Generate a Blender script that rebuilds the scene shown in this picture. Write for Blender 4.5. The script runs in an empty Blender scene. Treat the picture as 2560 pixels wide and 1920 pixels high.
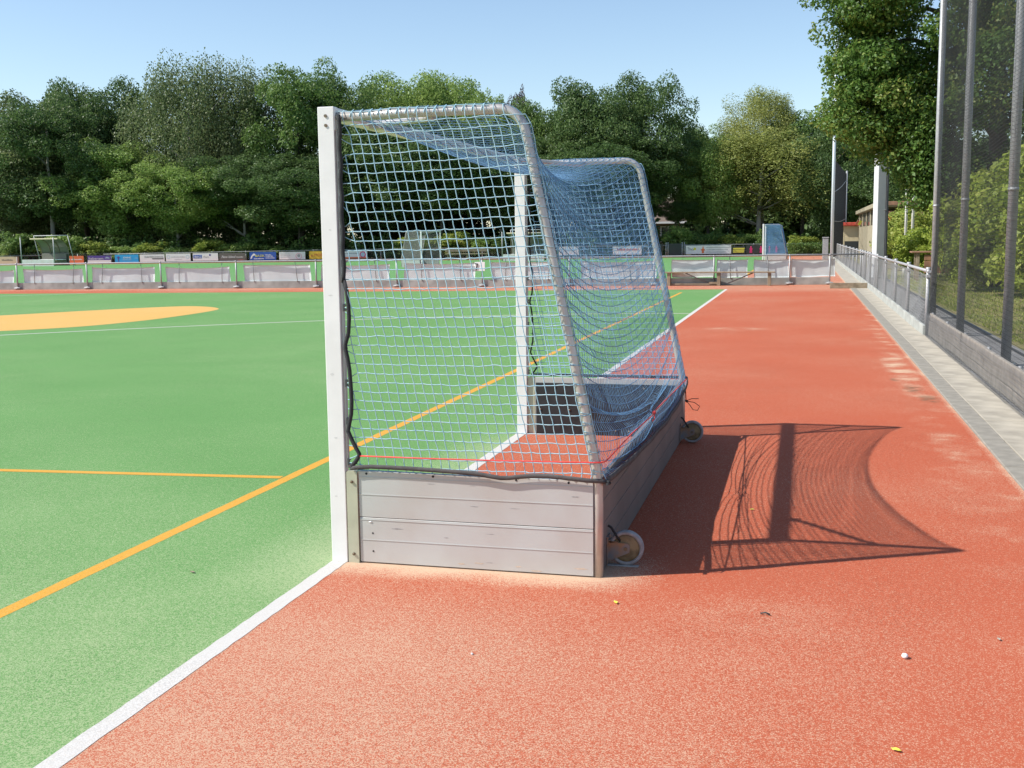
import bpy, bmesh, math, random
import numpy as np
from mathutils import Vector, Matrix
from math import radians as R_, pi
random.seed(4); rng = np.random.default_rng(4)
S = bpy.context.scene
COL = S.collection

# ------------------------------------------------------------------ camera, sky, sun, exposure
CP = np.array([2.2203, -4.9580, 1.5712]); YAW, PITCH, ROLL, FPX = R_(14.6176), R_(-7.4434), R_(-0.68646), 2793.67
_f = np.array([-math.sin(YAW)*math.cos(PITCH), math.cos(YAW)*math.cos(PITCH), math.sin(PITCH)])
_r = np.cross(_f, [0, 0, 1]); _r /= np.linalg.norm(_r); _u = np.cross(_r, _f)
_c, _s = math.cos(ROLL), math.sin(ROLL)
_r, _u = _c*_r+_s*_u, -_s*_r+_c*_u
cam_d = bpy.data.cameras.new('camera'); cam = bpy.data.objects.new('camera', cam_d); COL.objects.link(cam)
cam.matrix_world = Matrix(((_r[0], _u[0], -_f[0], CP[0]), (_r[1], _u[1], -_f[1], CP[1]), (_r[2], _u[2], -_f[2], CP[2]), (0, 0, 0, 1)))
cam_d.sensor_width = 36; cam_d.lens = FPX/2560*36; cam_d.clip_end = 2000; cam_d.clip_start = 0.05
S.camera = cam

SUN = Vector((-0.963, -0.385, 1.0)).normalized()
W = bpy.data.worlds.new('World'); S.world = W; W.use_nodes = True
wn = W.node_tree.nodes; wl = W.node_tree.links
sky = wn.new('ShaderNodeTexSky'); sky.sky_type = 'NISHITA'; sky.sun_disc = False
sky.sun_elevation = math.asin(SUN.z); sky.sun_rotation = math.atan2(SUN.x, SUN.y) % (2*pi)
sky.air_density = 1.0; sky.dust_density = 0.35; sky.ozone_density = 1.6; sky.altitude = 0
wn['Background'].inputs['Strength'].default_value = 0.13
wl.new(sky.outputs[0], wn['Background'].inputs['Color'])
sd = bpy.data.lights.new('sun', 'SUN'); sd.energy = 5.0; sd.angle = R_(0.53); sd.color = (1.0, 0.955, 0.89)
so = bpy.data.objects.new('sun', sd); COL.objects.link(so)
so.rotation_euler = SUN.to_track_quat('Z', 'Y').to_euler()
S.view_settings.view_transform = 'Standard'; S.view_settings.look = 'None'
S.view_settings.exposure = 0.42; S.view_settings.gamma = 1; S.view_settings.use_curve_mapping = False
S.cycles.max_bounces = 6; S.cycles.transparent_max_bounces = 12

# ------------------------------------------------------------------ helpers
def at(u, v, y0, k=0.0):
    """point of the vertical plane y = y0 + k x seen at photo pixel (u, v), used to measure where far things stand"""
    d = _f + (u-1280)/FPX*_r - (v-960)/FPX*_u
    t = (y0+k*CP[0]-CP[1])/(d[1]-k*d[0])
    return CP+t*d
def mat(name, col, rough=0.6, metal=0.0, var=0.0, vscale=5.0, bump=0.0, bscale=60.0, col2=None, spec=0.5, detail=4.0, trans=0.0):
    m = bpy.data.materials.new(name); m.use_nodes = True
    n = m.node_tree.nodes; l = m.node_tree.links; b = n['Principled BSDF']
    b.inputs['Base Color'].default_value = (*col, 1); b.inputs['Roughness'].default_value = rough
    b.inputs['Metallic'].default_value = metal; b.inputs['Specular IOR Level'].default_value = spec
    tc = n.new('ShaderNodeTexCoord')
    if var or col2:
        t = n.new('ShaderNodeTexNoise'); t.inputs['Scale'].default_value = vscale; t.inputs['Detail'].default_value = detail
        l.new(tc.outputs['Object'], t.inputs['Vector'])
        mx = n.new('ShaderNodeMix'); mx.data_type = 'RGBA'
        c2 = col2 if col2 else tuple(c*(1-var) for c in col)
        c1 = col if col2 else tuple(min(1, c*(1+var)) for c in col)
        mx.inputs['A'].default_value = (*c2, 1); mx.inputs['B'].default_value = (*c1, 1)
        rp = n.new('ShaderNodeMapRange'); rp.inputs['From Min'].default_value = 0.35; rp.inputs['From Max'].default_value = 0.65
        l.new(t.outputs['Fac'], rp.inputs['Value']); l.new(rp.outputs[0], mx.inputs['Factor'])
        l.new(mx.outputs['Result'], b.inputs['Base Color'])
    if bump:
        t2 = n.new('ShaderNodeTexNoise'); t2.inputs['Scale'].default_value = bscale; t2.inputs['Detail'].default_value = 3
        l.new(tc.outputs['Object'], t2.inputs['Vector'])
        bp = n.new('ShaderNodeBump'); bp.inputs['Strength'].default_value = bump; bp.inputs['Distance'].default_value = 0.01
        l.new(t2.outputs['Fac'], bp.inputs['Height']); l.new(bp.outputs[0], b.inputs['Normal'])
    return m
def tag(o, label=None, cat=None, group=None, kind=None):
    if label: o['label'] = label
    if cat: o['category'] = cat
    if group: o['group'] = group
    if kind: o['kind'] = kind
    return o
def empty(name, loc=(0, 0, 0), rz=0, parent=None):
    o = bpy.data.objects.new(name, None); COL.objects.link(o); o.location = loc; o.rotation_euler = (0, 0, rz)
    o.empty_display_size = 0.1
    if parent: o.parent = parent
    return o
def mesh_np(name, v, f, smooth=False):
    """v (N,3) array, f (M,k) array of equal polygons"""
    me = bpy.data.meshes.new(name); v = np.asarray(v, np.float32); f = np.asarray(f, np.int32)
    me.vertices.add(len(v)); me.vertices.foreach_set('co', v.ravel())
    k = f.shape[1]; me.loops.add(f.size); me.loops.foreach_set('vertex_index', f.ravel())
    me.polygons.add(len(f)); me.polygons.foreach_set('loop_start', np.arange(0, f.size, k, dtype=np.int32))
    me.polygons.foreach_set('loop_total', np.full(len(f), k, np.int32))
    if smooth: me.polygons.foreach_set('use_smooth', np.ones(len(f), bool))
    me.update(calc_edges=True); return me
def link(name, me, m=None, parent=None, loc=(0, 0, 0), rot=(0, 0, 0)):
    o = bpy.data.objects.new(name, me); COL.objects.link(o); o.location = loc; o.rotation_euler = rot
    if m is not None:
        if me.materials: me.materials[0] = m
        else: me.materials.append(m)
    if parent: o.parent = parent
    return o
class MB:
    def __init__(s): s.bm = bmesh.new()
    def box(s, x0, x1, y0, y1, z0, z1, bev=0.0, M=None):
        r = bmesh.ops.create_cube(s.bm, size=1.0); vs = r['verts']
        for v in vs:
            v.co = Vector((x0+(v.co.x+.5)*(x1-x0), y0+(v.co.y+.5)*(y1-y0), z0+(v.co.z+.5)*(z1-z0)))
        if bev > 0:
            es = list({e for v in vs for e in v.link_edges})
            r = bmesh.ops.bevel(s.bm, geom=es, offset=bev, segments=1, affect='EDGES')
            vs = list({v for f in r['faces'] for v in f.verts} | {v for v in vs if v.is_valid})
        if M is not None:
            for v in vs: v.co = M @ v.co
        return s
    def tube(s, pts, r, n=10, cap=True, closed=False):
        pts = [Vector(p) for p in pts]; rings = []; K = len(pts)
        rs = r if hasattr(r, '__len__') else [r]*K
        ref = None
        for i, p in enumerate(pts):
            a = pts[i-1] if (i > 0 or closed) else p; b = pts[(i+1) % K] if (i < K-1 or closed) else p
            t = (b-a).normalized()
            if ref is None: ref = Vector((0, 0, 1)) if abs(t.z) < 0.9 else Vector((1, 0, 0))
            x = (ref-ref.dot(t)*t).normalized(); ref = x; y = t.cross(x)
            rings.append([s.bm.verts.new(p+rs[i]*(math.cos(2*pi*j/n)*x+math.sin(2*pi*j/n)*y)) for j in range(n)])
        for i in range(K if closed else K-1):
            A, B = rings[i], rings[(i+1) % K]
            for j in range(n):
                fc = s.bm.faces.new((A[j], A[(j+1) % n], B[(j+1) % n], B[j])); fc.smooth = True
        if cap and not closed:
            s.bm.faces.new(rings[0][::-1]); s.bm.faces.new(rings[-1])
        return s
    def poly(s, pts, z0, z1):
        a = [s.bm.verts.new((p[0], p[1], z0)) for p in pts]; b = [s.bm.verts.new((p[0], p[1], z1)) for p in pts]
        s.bm.faces.new(a[::-1]); s.bm.faces.new(b); n = len(pts)
        for i in range(n): s.bm.faces.new((a[i], a[(i+1) % n], b[(i+1) % n], b[i]))
        return s
    def ball(s, c, r, sc=(1, 1, 1), sub=2):
        q = bmesh.ops.create_icosphere(s.bm, subdivisions=sub, radius=1)
        for v in q['verts']: v.co = Vector((c[0]+v.co.x*r*sc[0], c[1]+v.co.y*r*sc[1], c[2]+v.co.z*r*sc[2]))
        for v in q['verts']:
            for f in v.link_faces: f.smooth = True
        return s
    def build(s, name, m, parent=None, loc=(0, 0, 0), rot=(0, 0, 0)):
        me = bpy.data.meshes.new(name); bmesh.ops.recalc_face_normals(s.bm, faces=s.bm.faces); s.bm.to_mesh(me); s.bm.free()
        return link(name, me, m, parent, loc, rot)
def tubes_np(lines, r, n=4):
    """lines: list of (K,3) polylines -> verts, faces of n-gon tubes"""
    V = []; F = []; off = 0
    ang = np.arange(n)*2*pi/n+0.4
    for P in lines:
        P = np.asarray(P, float); K = len(P)
        if K < 2: continue
        T = np.gradient(P, axis=0); T /= np.linalg.norm(T, axis=1)[:, None]+1e-9
        ref = np.array([0.31, 0.9, 0.29]); X = ref-(T@ref)[:, None]*T; X /= np.linalg.norm(X, axis=1)[:, None]+1e-9
        Y = np.cross(T, X)
        rr = r if np.isscalar(r) else r
        ring = P[:, None, :]+rr*(np.cos(ang)[None, :, None]*X[:, None, :]+np.sin(ang)[None, :, None]*Y[:, None, :])
        V.append(ring.reshape(-1, 3))
        i = np.arange(K-1)[:, None]*n; j = np.arange(n)[None, :]; j2 = (j+1) % n
        F.append(np.stack([i+j, i+j2, i+n+j2, i+n+j], -1).reshape(-1, 4)+off); off += K*n
    return np.concatenate(V), np.concatenate(F)
def copy_tree(o, parent=None):
    c = o.copy(); COL.objects.link(c); c.parent = parent
    for ch in list(o.children): copy_tree(ch, c)
    return c

# ------------------------------------------------------------------ materials
def turf(name, base, dust, fine=240.0, dustlo=0.52, dusthi=0.66, patch=0.35, rough=0.95, dark=0.45, sandmask=None, grain=0.75):
    m = bpy.data.materials.new(name); m.use_nodes = True; n = m.node_tree.nodes; l = m.node_tree.links; b = n['Principled BSDF']
    b.inputs['Roughness'].default_value = rough; b.inputs['Specular IOR Level'].default_value = 0.2
    g = n.new('ShaderNodeNewGeometry')
    def noise(sc, det=2.0, dist=0.0, vec=None, rg=0.5):
        t = n.new('ShaderNodeTexNoise'); t.inputs['Scale'].default_value = sc; t.inputs['Detail'].default_value = det
        t.inputs['Distortion'].default_value = dist; t.inputs['Roughness'].default_value = rg
        l.new(vec or g.outputs['Position'], t.inputs['Vector']); return t.outputs['Fac']
    def mp(v, a, b_, c=0.0, d=1.0):
        r = n.new('ShaderNodeMapRange'); r.inputs['From Min'].default_value = a; r.inputs['From Max'].default_value = b_
        r.inputs['To Min'].default_value = c; r.inputs['To Max'].default_value = d; l.new(v, r.inputs['Value']); return r.outputs[0]
    def mul(a, b_, op='MULTIPLY'):
        q = n.new('ShaderNodeMath'); q.operation = op
        for i, x in enumerate((a, b_)):
            if isinstance(x, (int, float)): q.inputs[i].default_value = x
            else: l.new(x, q.inputs[i])
        return q.outputs[0]
    def mix(f, a, b_):
        q = n.new('ShaderNodeMix'); q.data_type = 'RGBA'; l.new(f, q.inputs['Factor'])
        for k, x in (('A', a), ('B', b_)):
            if isinstance(x, tuple): q.inputs[k].default_value = (*x, 1)
            else: l.new(x, q.inputs[k])
        return q.outputs['Result']
    vo = n.new('ShaderNodeTexVoronoi'); vo.inputs['Scale'].default_value = fine; l.new(g.outputs['Position'], vo.inputs['Vector'])
    sc_ = n.new('ShaderNodeSeparateColor'); l.new(vo.outputs['Color'], sc_.inputs[0])
    speck = mul(mul(sc_.outputs[0], 0.62), mul(noise(fine*0.18, 3, 0, None, 0.7), 0.55), 'ADD'); grainv = sc_.outputs[1]
    big = noise(patch, 4, 0.3); mid = noise(2.2, 5, 0.5)
    wear = mul(mul(mp(big, 0.35, 0.68), mp(mid, 0.2, 0.8, 0.4, 1.0)), 0.45)
    if sandmask: wear = mul(wear, sandmask(n, l, g, mp, mul), 'ADD')
    thr = mp(wear, 0.0, 1.5, 0.86, 0.26)           # worn places show more sand grains
    d = mp(mul(speck, thr, 'SUBTRACT'), -0.04, 0.10)
    d = mul(d, grain)
    d = mul(mul(d, mp(wear, 0.5, 2.2, 0.0, 0.4), 'ADD'), 1.0, 'MINIMUM')
    c0 = mix(mp(grainv, 0.0, 0.6), tuple(c*dark for c in base), tuple(min(1, c*1.12) for c in base))
    c0 = mix(mp(noise(0.9, 3, 0.2), 0.3, 0.7), c0, base)
    if sandmask is mask_red:
        sp = n.new('ShaderNodeSeparateXYZ'); l.new(g.outputs['Position'], sp.inputs[0]); st = None
        for cx, cy, rx, ry in ((3.33, 6.95, .10, .30), (3.41, 6.25, .10, .28), (3.2, 7.7, .05, .12)):
            u_ = mul(mul(sp.outputs[0], -cx, 'ADD'), 1/rx); v_ = mul(mul(sp.outputs[1], -cy, 'ADD'), 1/ry)
            b1 = mul(mp(mul(mul(u_, u_), mul(v_, v_), 'ADD'), 1.3, 0.0), mp(noise(9, 4), 0.35, 0.6, 0, .75)); st = b1 if st is None else mul(st, b1, 'ADD')
        fin = mix(st, mix(d, c0, dust), (0.10, 0.085, 0.05))
    else: fin = mix(d, c0, dust)
    l.new(fin, b.inputs['Base Color'])
    bp = n.new('ShaderNodeBump'); bp.inputs['Strength'].default_value = 0.5; bp.inputs['Distance'].default_value = 0.002
    l.new(sc_.outputs[2], bp.inputs['Height']); l.new(bp.outputs[0], b.inputs['Normal'])
    return m
def mask_red(n, l, g, mp, mul):
    sp = n.new('ShaderNodeSeparateXYZ'); l.new(g.outputs['Position'], sp.inputs[0]); x, y = sp.outputs[0], sp.outputs[1]
    nz = n.new('ShaderNodeTexNoise'); nz.inputs['Scale'].default_value = 3.0; nz.inputs['Detail'].default_value = 5
    l.new(g.outputs['Position'], nz.inputs['Vector'])
    # drift of sand swept against the goal's side board, 0.25 m deep, dies out past its ends
    yy = mul(y, mul(mp(nz.outputs[0], 0.3, 0.7), 0.07), 'ADD')
    a = mul(mp(yy, -0.19, 0.05), mul(mp(x, 1.65, 1.3), mp(y, 0.5, 0.2)))
    # trodden, sandier ground in front of the goal
    c = mul(mul(mp(y, 0.3, -0.9), mp(x, 3.3, 0.9)), 0.50)
    # sand drifts along the concrete kerb
    e = mul(mul(mp(x, 2.9, 3.5), mp(nz.outputs[0], 0.52, 0.75)), 0.9)
    e2 = mul(mp(x, 3.50, 3.545), 0.7)
    f = mul(mp(y, 26.5, 28.3), 0.5)
    def blob(cx, cy, rx, ry, amp):
        u_ = mul(mul(x, -cx, 'ADD'), 1/rx); v_ = mul(mul(y, -cy, 'ADD'), 1/ry)
        return mul(mp(mul(mul(u_, u_), mul(v_, v_), 'ADD'), 1.3, 0.1), mul(mp(nz.outputs[0], 0.36, 0.6), amp))
    bl = None
    for q_ in ((3.32, 8.6, .16, 2.2, .95), (3.36, 3.6, .18, 1.1, .6), (3.42, 13.5, .12, 2.0, .5), (1.2, 14.3, .8, .35, .6), (2.1, -.35, .5, .25, .25)):
        b1 = blob(*q_); bl = b1 if bl is None else mul(bl, b1, 'ADD')
    f = mul(f, bl, 'ADD')
    return mul(mul(mul(a, 1.5), c, 'ADD'), mul(mul(e, e2, 'ADD'), f, 'ADD'), 'ADD')
def mask_green(n, l, g, mp, mul):
    sp = n.new('ShaderNodeSeparateXYZ'); l.new(g.outputs['Position'], sp.inputs[0]); x, y = sp.outputs[0], sp.outputs[1]
    a = mul(mp(y, 2.0, -1.4), 0.55)
    b = mul(mul(mp(x, -0.55, 0.0), mp(y, -0.7, 0.1)), mp(y, 4.4, 3.0))
    return mul(a, mul(b, 0.9), 'ADD')
M = {}
M['red'] = turf('red_turf', (0.43, 0.100, 0.048), (0.56, 0.385, 0.26), fine=300, sandmask=mask_red, dark=0.5, grain=0.75)
M['green'] = turf('green_turf', (0.118, 0.268, 0.080), (0.34, 0.41, 0.22), fine=280, sandmask=mask_green, dark=0.5, grain=0.8)
M['green2'] = turf('green_turf_far', (0.115, 0.285, 0.09), (0.30, 0.38, 0.20), fine=120, dark=0.6, grain=0.4)
M['white_turf'] = turf('white_turf_line', (0.56, 0.54, 0.505), (0.50, 0.43, 0.34), fine=300, dark=0.62, grain=0.5)
M['yellow_turf'] = turf('yellow_turf_line', (0.60, 0.31, 0.045), (0.52, 0.40, 0.2), fine=300, dark=0.65, grain=0.4)
M['orange_turf'] = turf('yellow_turf_circle', (0.58, 0.35, 0.10), (0.56, 0.45, 0.28), fine=200, dark=0.85, grain=0.5)
M['conc'] = mat('concrete', (0.37, 0.335, 0.27), 0.9, var=0.2, vscale=4, bump=0.25, bscale=150, detail=8)
M['conc2'] = mat('grey_concrete', (0.26, 0.24, 0.20), 0.9, var=0.16, vscale=7, bump=0.3, bscale=120, detail=8)
M['conc_board'] = mat('weathered_concrete', (0.35, 0.36, 0.33), 0.9, var=0.2, vscale=3, bump=0.25, bscale=80, detail=8)
M['mast'] = mat('pale_galvanised_column', (0.62, 0.63, 0.64), 0.55, 0.1, var=0.05, vscale=3)
M['galv'] = mat('galvanised_steel', (0.35, 0.355, 0.36), 0.5, 0.2, var=0.12, vscale=18, detail=6)
M['galv_dark'] = mat('weathered_galvanised_steel', (0.22, 0.225, 0.23), 0.6, 0.3, var=0.15, vscale=12)
M['post_white'] = mat('white_powder_coat', (0.80, 0.79, 0.77), 0.38, var=0.035, vscale=7, detail=8)
M['alu'] = mat('brushed_aluminium', (0.54, 0.565, 0.55), 0.5, 0.25, col2=(0.50, 0.485, 0.455), vscale=3.2, detail=8, bump=0.05, bscale=300)
M['alu_back'] = mat('shaded_aluminium', (0.20, 0.16, 0.14), 0.75, 0.0, col2=(0.15, 0.12, 0.105), vscale=2.2, detail=8)  # back board's aluminium, its shade put into a darker brown base colour
M['alu_tube'] = mat('scuffed_aluminium_tube', (0.58, 0.55, 0.51), 0.42, 0.5, col2=(0.46, 0.43, 0.40), vscale=9, detail=8)
M['alu_green'] = mat('anodised_end_plate', (0.50, 0.50, 0.38), 0.5, 0.3, var=0.08, vscale=8)
M['brownstrip'] = mat('brown_net_rail', (0.30, 0.20, 0.17), 0.6, 0.1, var=0.15, vscale=10)
M['liner'] = mat('black_board_liner', (0.018, 0.019, 0.021), 0.6, var=0.3, vscale=14)
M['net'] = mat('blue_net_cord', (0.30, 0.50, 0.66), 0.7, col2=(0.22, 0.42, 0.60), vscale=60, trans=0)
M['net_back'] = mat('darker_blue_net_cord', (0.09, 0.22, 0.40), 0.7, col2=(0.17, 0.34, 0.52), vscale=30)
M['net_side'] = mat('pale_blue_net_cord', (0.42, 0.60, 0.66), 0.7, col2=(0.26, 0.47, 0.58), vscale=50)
M['rope'] = mat('dark_rope', (0.028, 0.030, 0.033), 0.85, bump=0.6, bscale=300)
M['hem'] = mat('grey_webbing_hem', (0.085, 0.080, 0.078), 0.85, bump=0.4, bscale=400, var=0.2, vscale=20)
M['redcord'] = mat('red_cord', (0.72, 0.06, 0.05), 0.6)
M['screw'] = mat('tarnished_screw', (0.20, 0.15, 0.10), 0.45, 0.6)
M['dark'] = mat('dark_hole', (0.02, 0.02, 0.02), 0.8)
M['rust'] = mat('rusty_bracket', (0.36, 0.22, 0.13), 0.6, 0.5, col2=(0.22, 0.24, 0.26), vscale=20)
M['tyre'] = mat('grey_wheel_tyre', (0.30, 0.29, 0.29), 0.6, var=0.2, vscale=30)
M['rim'] = mat('yellowed_wheel_disc', (0.22, 0.16, 0.08), 0.6, var=0.3, vscale=25)
M['plastic'] = mat('grey_plastic_clip', (0.16, 0.16, 0.15), 0.5)
M['blacknet'] = mat('black_safety_net', (0.030, 0.032, 0.034), 0.8)
M['kick'] = mat('weathered_kickboard', (0.27, 0.245, 0.21), 0.9, col2=(0.19, 0.17, 0.145), vscale=6, detail=8)
M['wood'] = mat('weathered_wood', (0.32, 0.26, 0.18), 0.85, col2=(0.20, 0.155, 0.10), vscale=7, detail=8, bump=0.3, bscale=40)
M['wood_lt'] = mat('pale_wood_cladding', (0.36, 0.32, 0.22), 0.85, col2=(0.27, 0.235, 0.16), vscale=5, detail=8)
M['wood_rd'] = mat('reddish_wood', (0.32, 0.17, 0.10), 0.8, col2=(0.2, 0.11, 0.07), vscale=5)
M['banner'] = mat('white_mesh_banner', (0.70, 0.765, 0.76), 0.85, var=0.05, vscale=3)
M['banner_d'] = mat('shaded_hem_of_banner', (0.42, 0.41, 0.42), 0.85)
M['white'] = mat('white_sheet', (0.78, 0.77, 0.76), 0.6, var=0.03, vscale=3)
M['glass'] = mat('dark_window_glass', (0.03, 0.04, 0.05), 0.1)
M['grass'] = mat('rough_grass', (0.17, 0.19, 0.055), 0.95, col2=(0.30, 0.25, 0.11), vscale=1.3, detail=8, bump=0.8, bscale=40)
M['ground'] = mat('woodland_ground', (0.07, 0.085, 0.03), 0.95, col2=(0.11, 0.09, 0.05), vscale=0.6, detail=8, bump=0.6, bscale=10)
M['paving'] = mat('grey_paving', (0.25, 0.245, 0.24), 0.9, var=0.14, vscale=1.5, bump=0.2, bscale=60, detail=8)
M['seam'] = mat('dark_kerb', (0.06, 0.065, 0.07), 0.9)
M['bark'] = mat('tree_bark', (0.13, 0.105, 0.08), 0.95, col2=(0.07, 0.06, 0.05), vscale=4, detail=8, bump=0.8, bscale=14)
M['birchbark'] = mat('pale_birch_bark', (0.40, 0.37, 0.33), 0.9, col2=(0.20, 0.18, 0.16), vscale=3, detail=8)
def leafmat(name, c1, c2, c3, tr=0.42, hue=None):
    m = bpy.data.materials.new(name); m.use_nodes = True; n = m.node_tree.nodes; l = m.node_tree.links; b = n['Principled BSDF']
    g = n.new('ShaderNodeNewGeometry'); cr = n.new('ShaderNodeValToRGB'); e = cr.color_ramp.elements
    e[0].position = 0.0; c1, c2, c3 = [tuple(x*1.72 for x in c) for c in (c1, c2, c3)]; e[0].color = (*c1, 1); e[1].position = 0.55; e[1].color = (*c2, 1)
    q = e.new(0.97); q.color = (*c3, 1)
    oi = n.new('ShaderNodeTexCoord'); nz = n.new('ShaderNodeTexNoise'); nz.inputs['Scale'].default_value = 0.7; nz.inputs['Detail'].default_value = 3
    l.new(oi.outputs['Object'], nz.inputs['Vector'])
    ad = n.new('ShaderNodeMath'); ad.operation = 'MULTIPLY_ADD'; ad.inputs[1].default_value = 0.6
    l.new(g.outputs['Random Per Island'], ad.inputs[0])
    mr = n.new('ShaderNodeMapRange'); mr.inputs['From Min'].default_value = 0.3; mr.inputs['From Max'].default_value = 0.7
    mr.inputs['To Max'].default_value = 0.4; l.new(nz.outputs[0], mr.inputs['Value']); l.new(mr.outputs[0], ad.inputs[2])
    l.new(ad.outputs[0], cr.inputs[0]); l.new(cr.outputs[0], b.inputs['Base Color'])
    b.inputs['Roughness'].default_value = 0.5; b.inputs['Specular IOR Level'].default_value = 0.35
    t = n.new('ShaderNodeBsdfTranslucent'); l.new(cr.outputs[0], t.inputs['Color'])
    ms = n.new('ShaderNodeMixShader'); ms.inputs[0].default_value = tr
    l.new(b.outputs[0], ms.inputs[1]); l.new(t.outputs[0], ms.inputs[2]); l.new(ms.outputs[0], n['Material Output'].inputs['Surface'])
    return m
LF = {
 'oak': leafmat('dark_oak_leaves', (0.030, 0.056, 0.017), (0.058, 0.098, 0.030), (0.10, 0.14, 0.045)),
 'mid': leafmat('green_broadleaf_leaves', (0.040, 0.080, 0.020), (0.082, 0.135, 0.034), (0.15, 0.19, 0.06)),
 'lite': leafmat('light_green_leaves', (0.075, 0.125, 0.030), (0.145, 0.21, 0.05), (0.23, 0.28, 0.09)),
 'birch': leafmat('olive_birch_leaves', (0.095, 0.12, 0.030), (0.18, 0.20, 0.055), (0.25, 0.25, 0.08)),
 'grey': leafmat('greyish_green_leaves', (0.048, 0.072, 0.028), (0.095, 0.125, 0.050), (0.16, 0.18, 0.085)),
 'purple': leafmat('purple_leaves', (0.030, 0.018, 0.024), (0.050, 0.030, 0.036), (0.07, 0.05, 0.05)),
 'near': leafmat('sunny_oak_leaves', (0.030, 0.066, 0.014), (0.074, 0.135, 0.026), (0.21, 0.21, 0.05)),
 'sunbush': leafmat('sunlit_hedge_leaves', (0.10, 0.15, 0.022), (0.21, 0.26, 0.042), (0.30, 0.31, 0.07)),
 'bush': leafmat('yellow_green_shrub_leaves', (0.085, 0.13, 0.022), (0.18, 0.22, 0.042), (0.27, 0.26, 0.07)),
}

# ------------------------------------------------------------------ ground, pitches, markings
def sheet(name, pts, z, m, parent=None, kind='structure', thick=None):
    mb = MB(); vs = [mb.bm.verts.new((p[0], p[1], z)) for p in pts]; mb.bm.faces.new(vs)
    o = mb.build(name, m, parent)
    if o.data.polygons[0].normal.z < 0: o.data.flip_normals()
    if not parent: o['kind'] = kind
    return o
sheet('ground', [(-500, -200), (500, -200), (500, 700), (-500, 700)], -0.03, M['ground'])
FY = lambda x: 31.3+0.125*x          # fence between the two pitches
F2 = lambda x: 81.0+0.25*x           # far perimeter fence
sheet('red_run_off', [(-45, -10), (3.56, -10), (3.56, FY(3.56)), (-45, FY(-45))], 0.0, M['red'])
sheet('green_pitch', [(-45, -10), (0.0, -10), (0.0, 28.5), (-22, 25.6), (-45, 22.6)], 0.0008, M['green'])
sheet('far_red_run_off', [(-70, FY(-70)), (4.0, FY(4.0)+0.02), (4.0, F2(4)), (-70, F2(-70))], 0.0, M['red'])
sheet('far_green_pitch', [(-70, FY(-70)+0.5), (0.05, FY(0)+0.5), (0.05, F2(0)-1.3), (-70, F2(-70)-1.3)], 0.004, M['green2'])
sheet('grass_verge', [(5.1, -8), (60, -8), (60, 200), (5.1, 200)], -0.012, M['grass'])
sheet('paved_path', [(4.0, -8), (5.1, -8), (5.1, 200), (4.0, 200)], -0.008, M['paving'])
sheet('path_kerb', [(4.96, -8), (5.02, -8), (5.02, 60), (4.96, 60)], -0.002, M['seam'])
def strip(name, pts, w, z, m, kind='structure', closed=False):
    mb = MB(); L_, Rr = [], []
    P = [Vector((p[0], p[1])) for p in pts]
    for i, p in enumerate(P):
        a = P[max(i-1, 0)]; b = P[min(i+1, len(P)-1)]; t = (b-a).normalized(); nn = Vector((-t.y, t.x))
        L_.append(mb.bm.verts.new((*(p+nn*w/2), z))); Rr.append(mb.bm.verts.new((*(p-nn*w/2), z)))
    for i in range(len(P)-1): mb.bm.faces.new((L_[i], Rr[i], Rr[i+1], L_[i+1]))
    o = mb.build(name, m); o['kind'] = kind
    if o.data.polygons[0].normal.z < 0: o.data.flip_normals()
    return o
def wobbly(x, y0, y1, n, amp=0.0022):
    return [(x+random.uniform(-amp, amp), y0+(y1-y0)*i/n) for i in range(n+1)]
strip('goal_line_marking', wobbly(0.0375, -10, 28.55, 700), 0.078, 0.0015, M['white_turf'])
strip('yellow_line_marking', wobbly(-1.08, -10, 26.6, 500), 0.078, 0.0015, M['yellow_turf'])
strip('yellow_branch_line_marking', [(-1.13, 1.75), (-3.2, 1.575), (-12, 0.83)], 0.075, 0.0023, M['yellow_turf'])
qx = np.array([-11.22, -9.38, -7.05, -4.41, -2.2, 0.0]); qy = np.array([11.6, 13.4, 15.3, 16.85, 17.6, 18.05])
pc = np.polyfit(qx, qy, 2); xs = np.linspace(-14, -0.0, 30)
strip('white_circle_marking', [(x, np.polyval(pc, x)) for x in xs], 0.085, 0.002, M['white_turf'])
strip('white_corner_marking', [(-24.5, 19.6), (-22.6, 22.6), (-21.0, 24.55), (-19.6, 25.75)], 0.07, 0.003, M['white_turf'])
strip('far_side_line_marking', [(0.03, 32.0), (0.1, 80)], 0.09, 0.006, M['yellow_turf'])
oc = [(-15.0, 16.16), (-13.97, 17.9), (-13.2, 19.0), (-12.5, 19.65), (-11.8, 19.5), (-11.2, 18.95), (-10.9, 18.3), (-10.72, 17.0), (-10.68, 15.2), (-10.95, 13.7), (-11.4, 12.9), (-11.95, 12.3), (-13.2, 10.9), (-15, 10.4), (-16.6, 11.2), (-17, 13), (-16.2, 14.8)]
def catmull(P, k=6):
    out = []; n = len(P); P = [np.array(p) for p in P]
    for i in range(n):
        a, b, c, d = P[i-1], P[i], P[(i+1) % n], P[(i+2) % n]
        for t in np.linspace(0, 1, k, endpoint=False):
            out.append(0.5*((2*b)+(-a+c)*t+(2*a-5*b+4*c-d)*t*t+(-a+3*b-3*c+d)*t**3))
    return out
sheet('orange_circle_marking', catmull(oc), 0.0025, M['orange_turf'])

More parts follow.
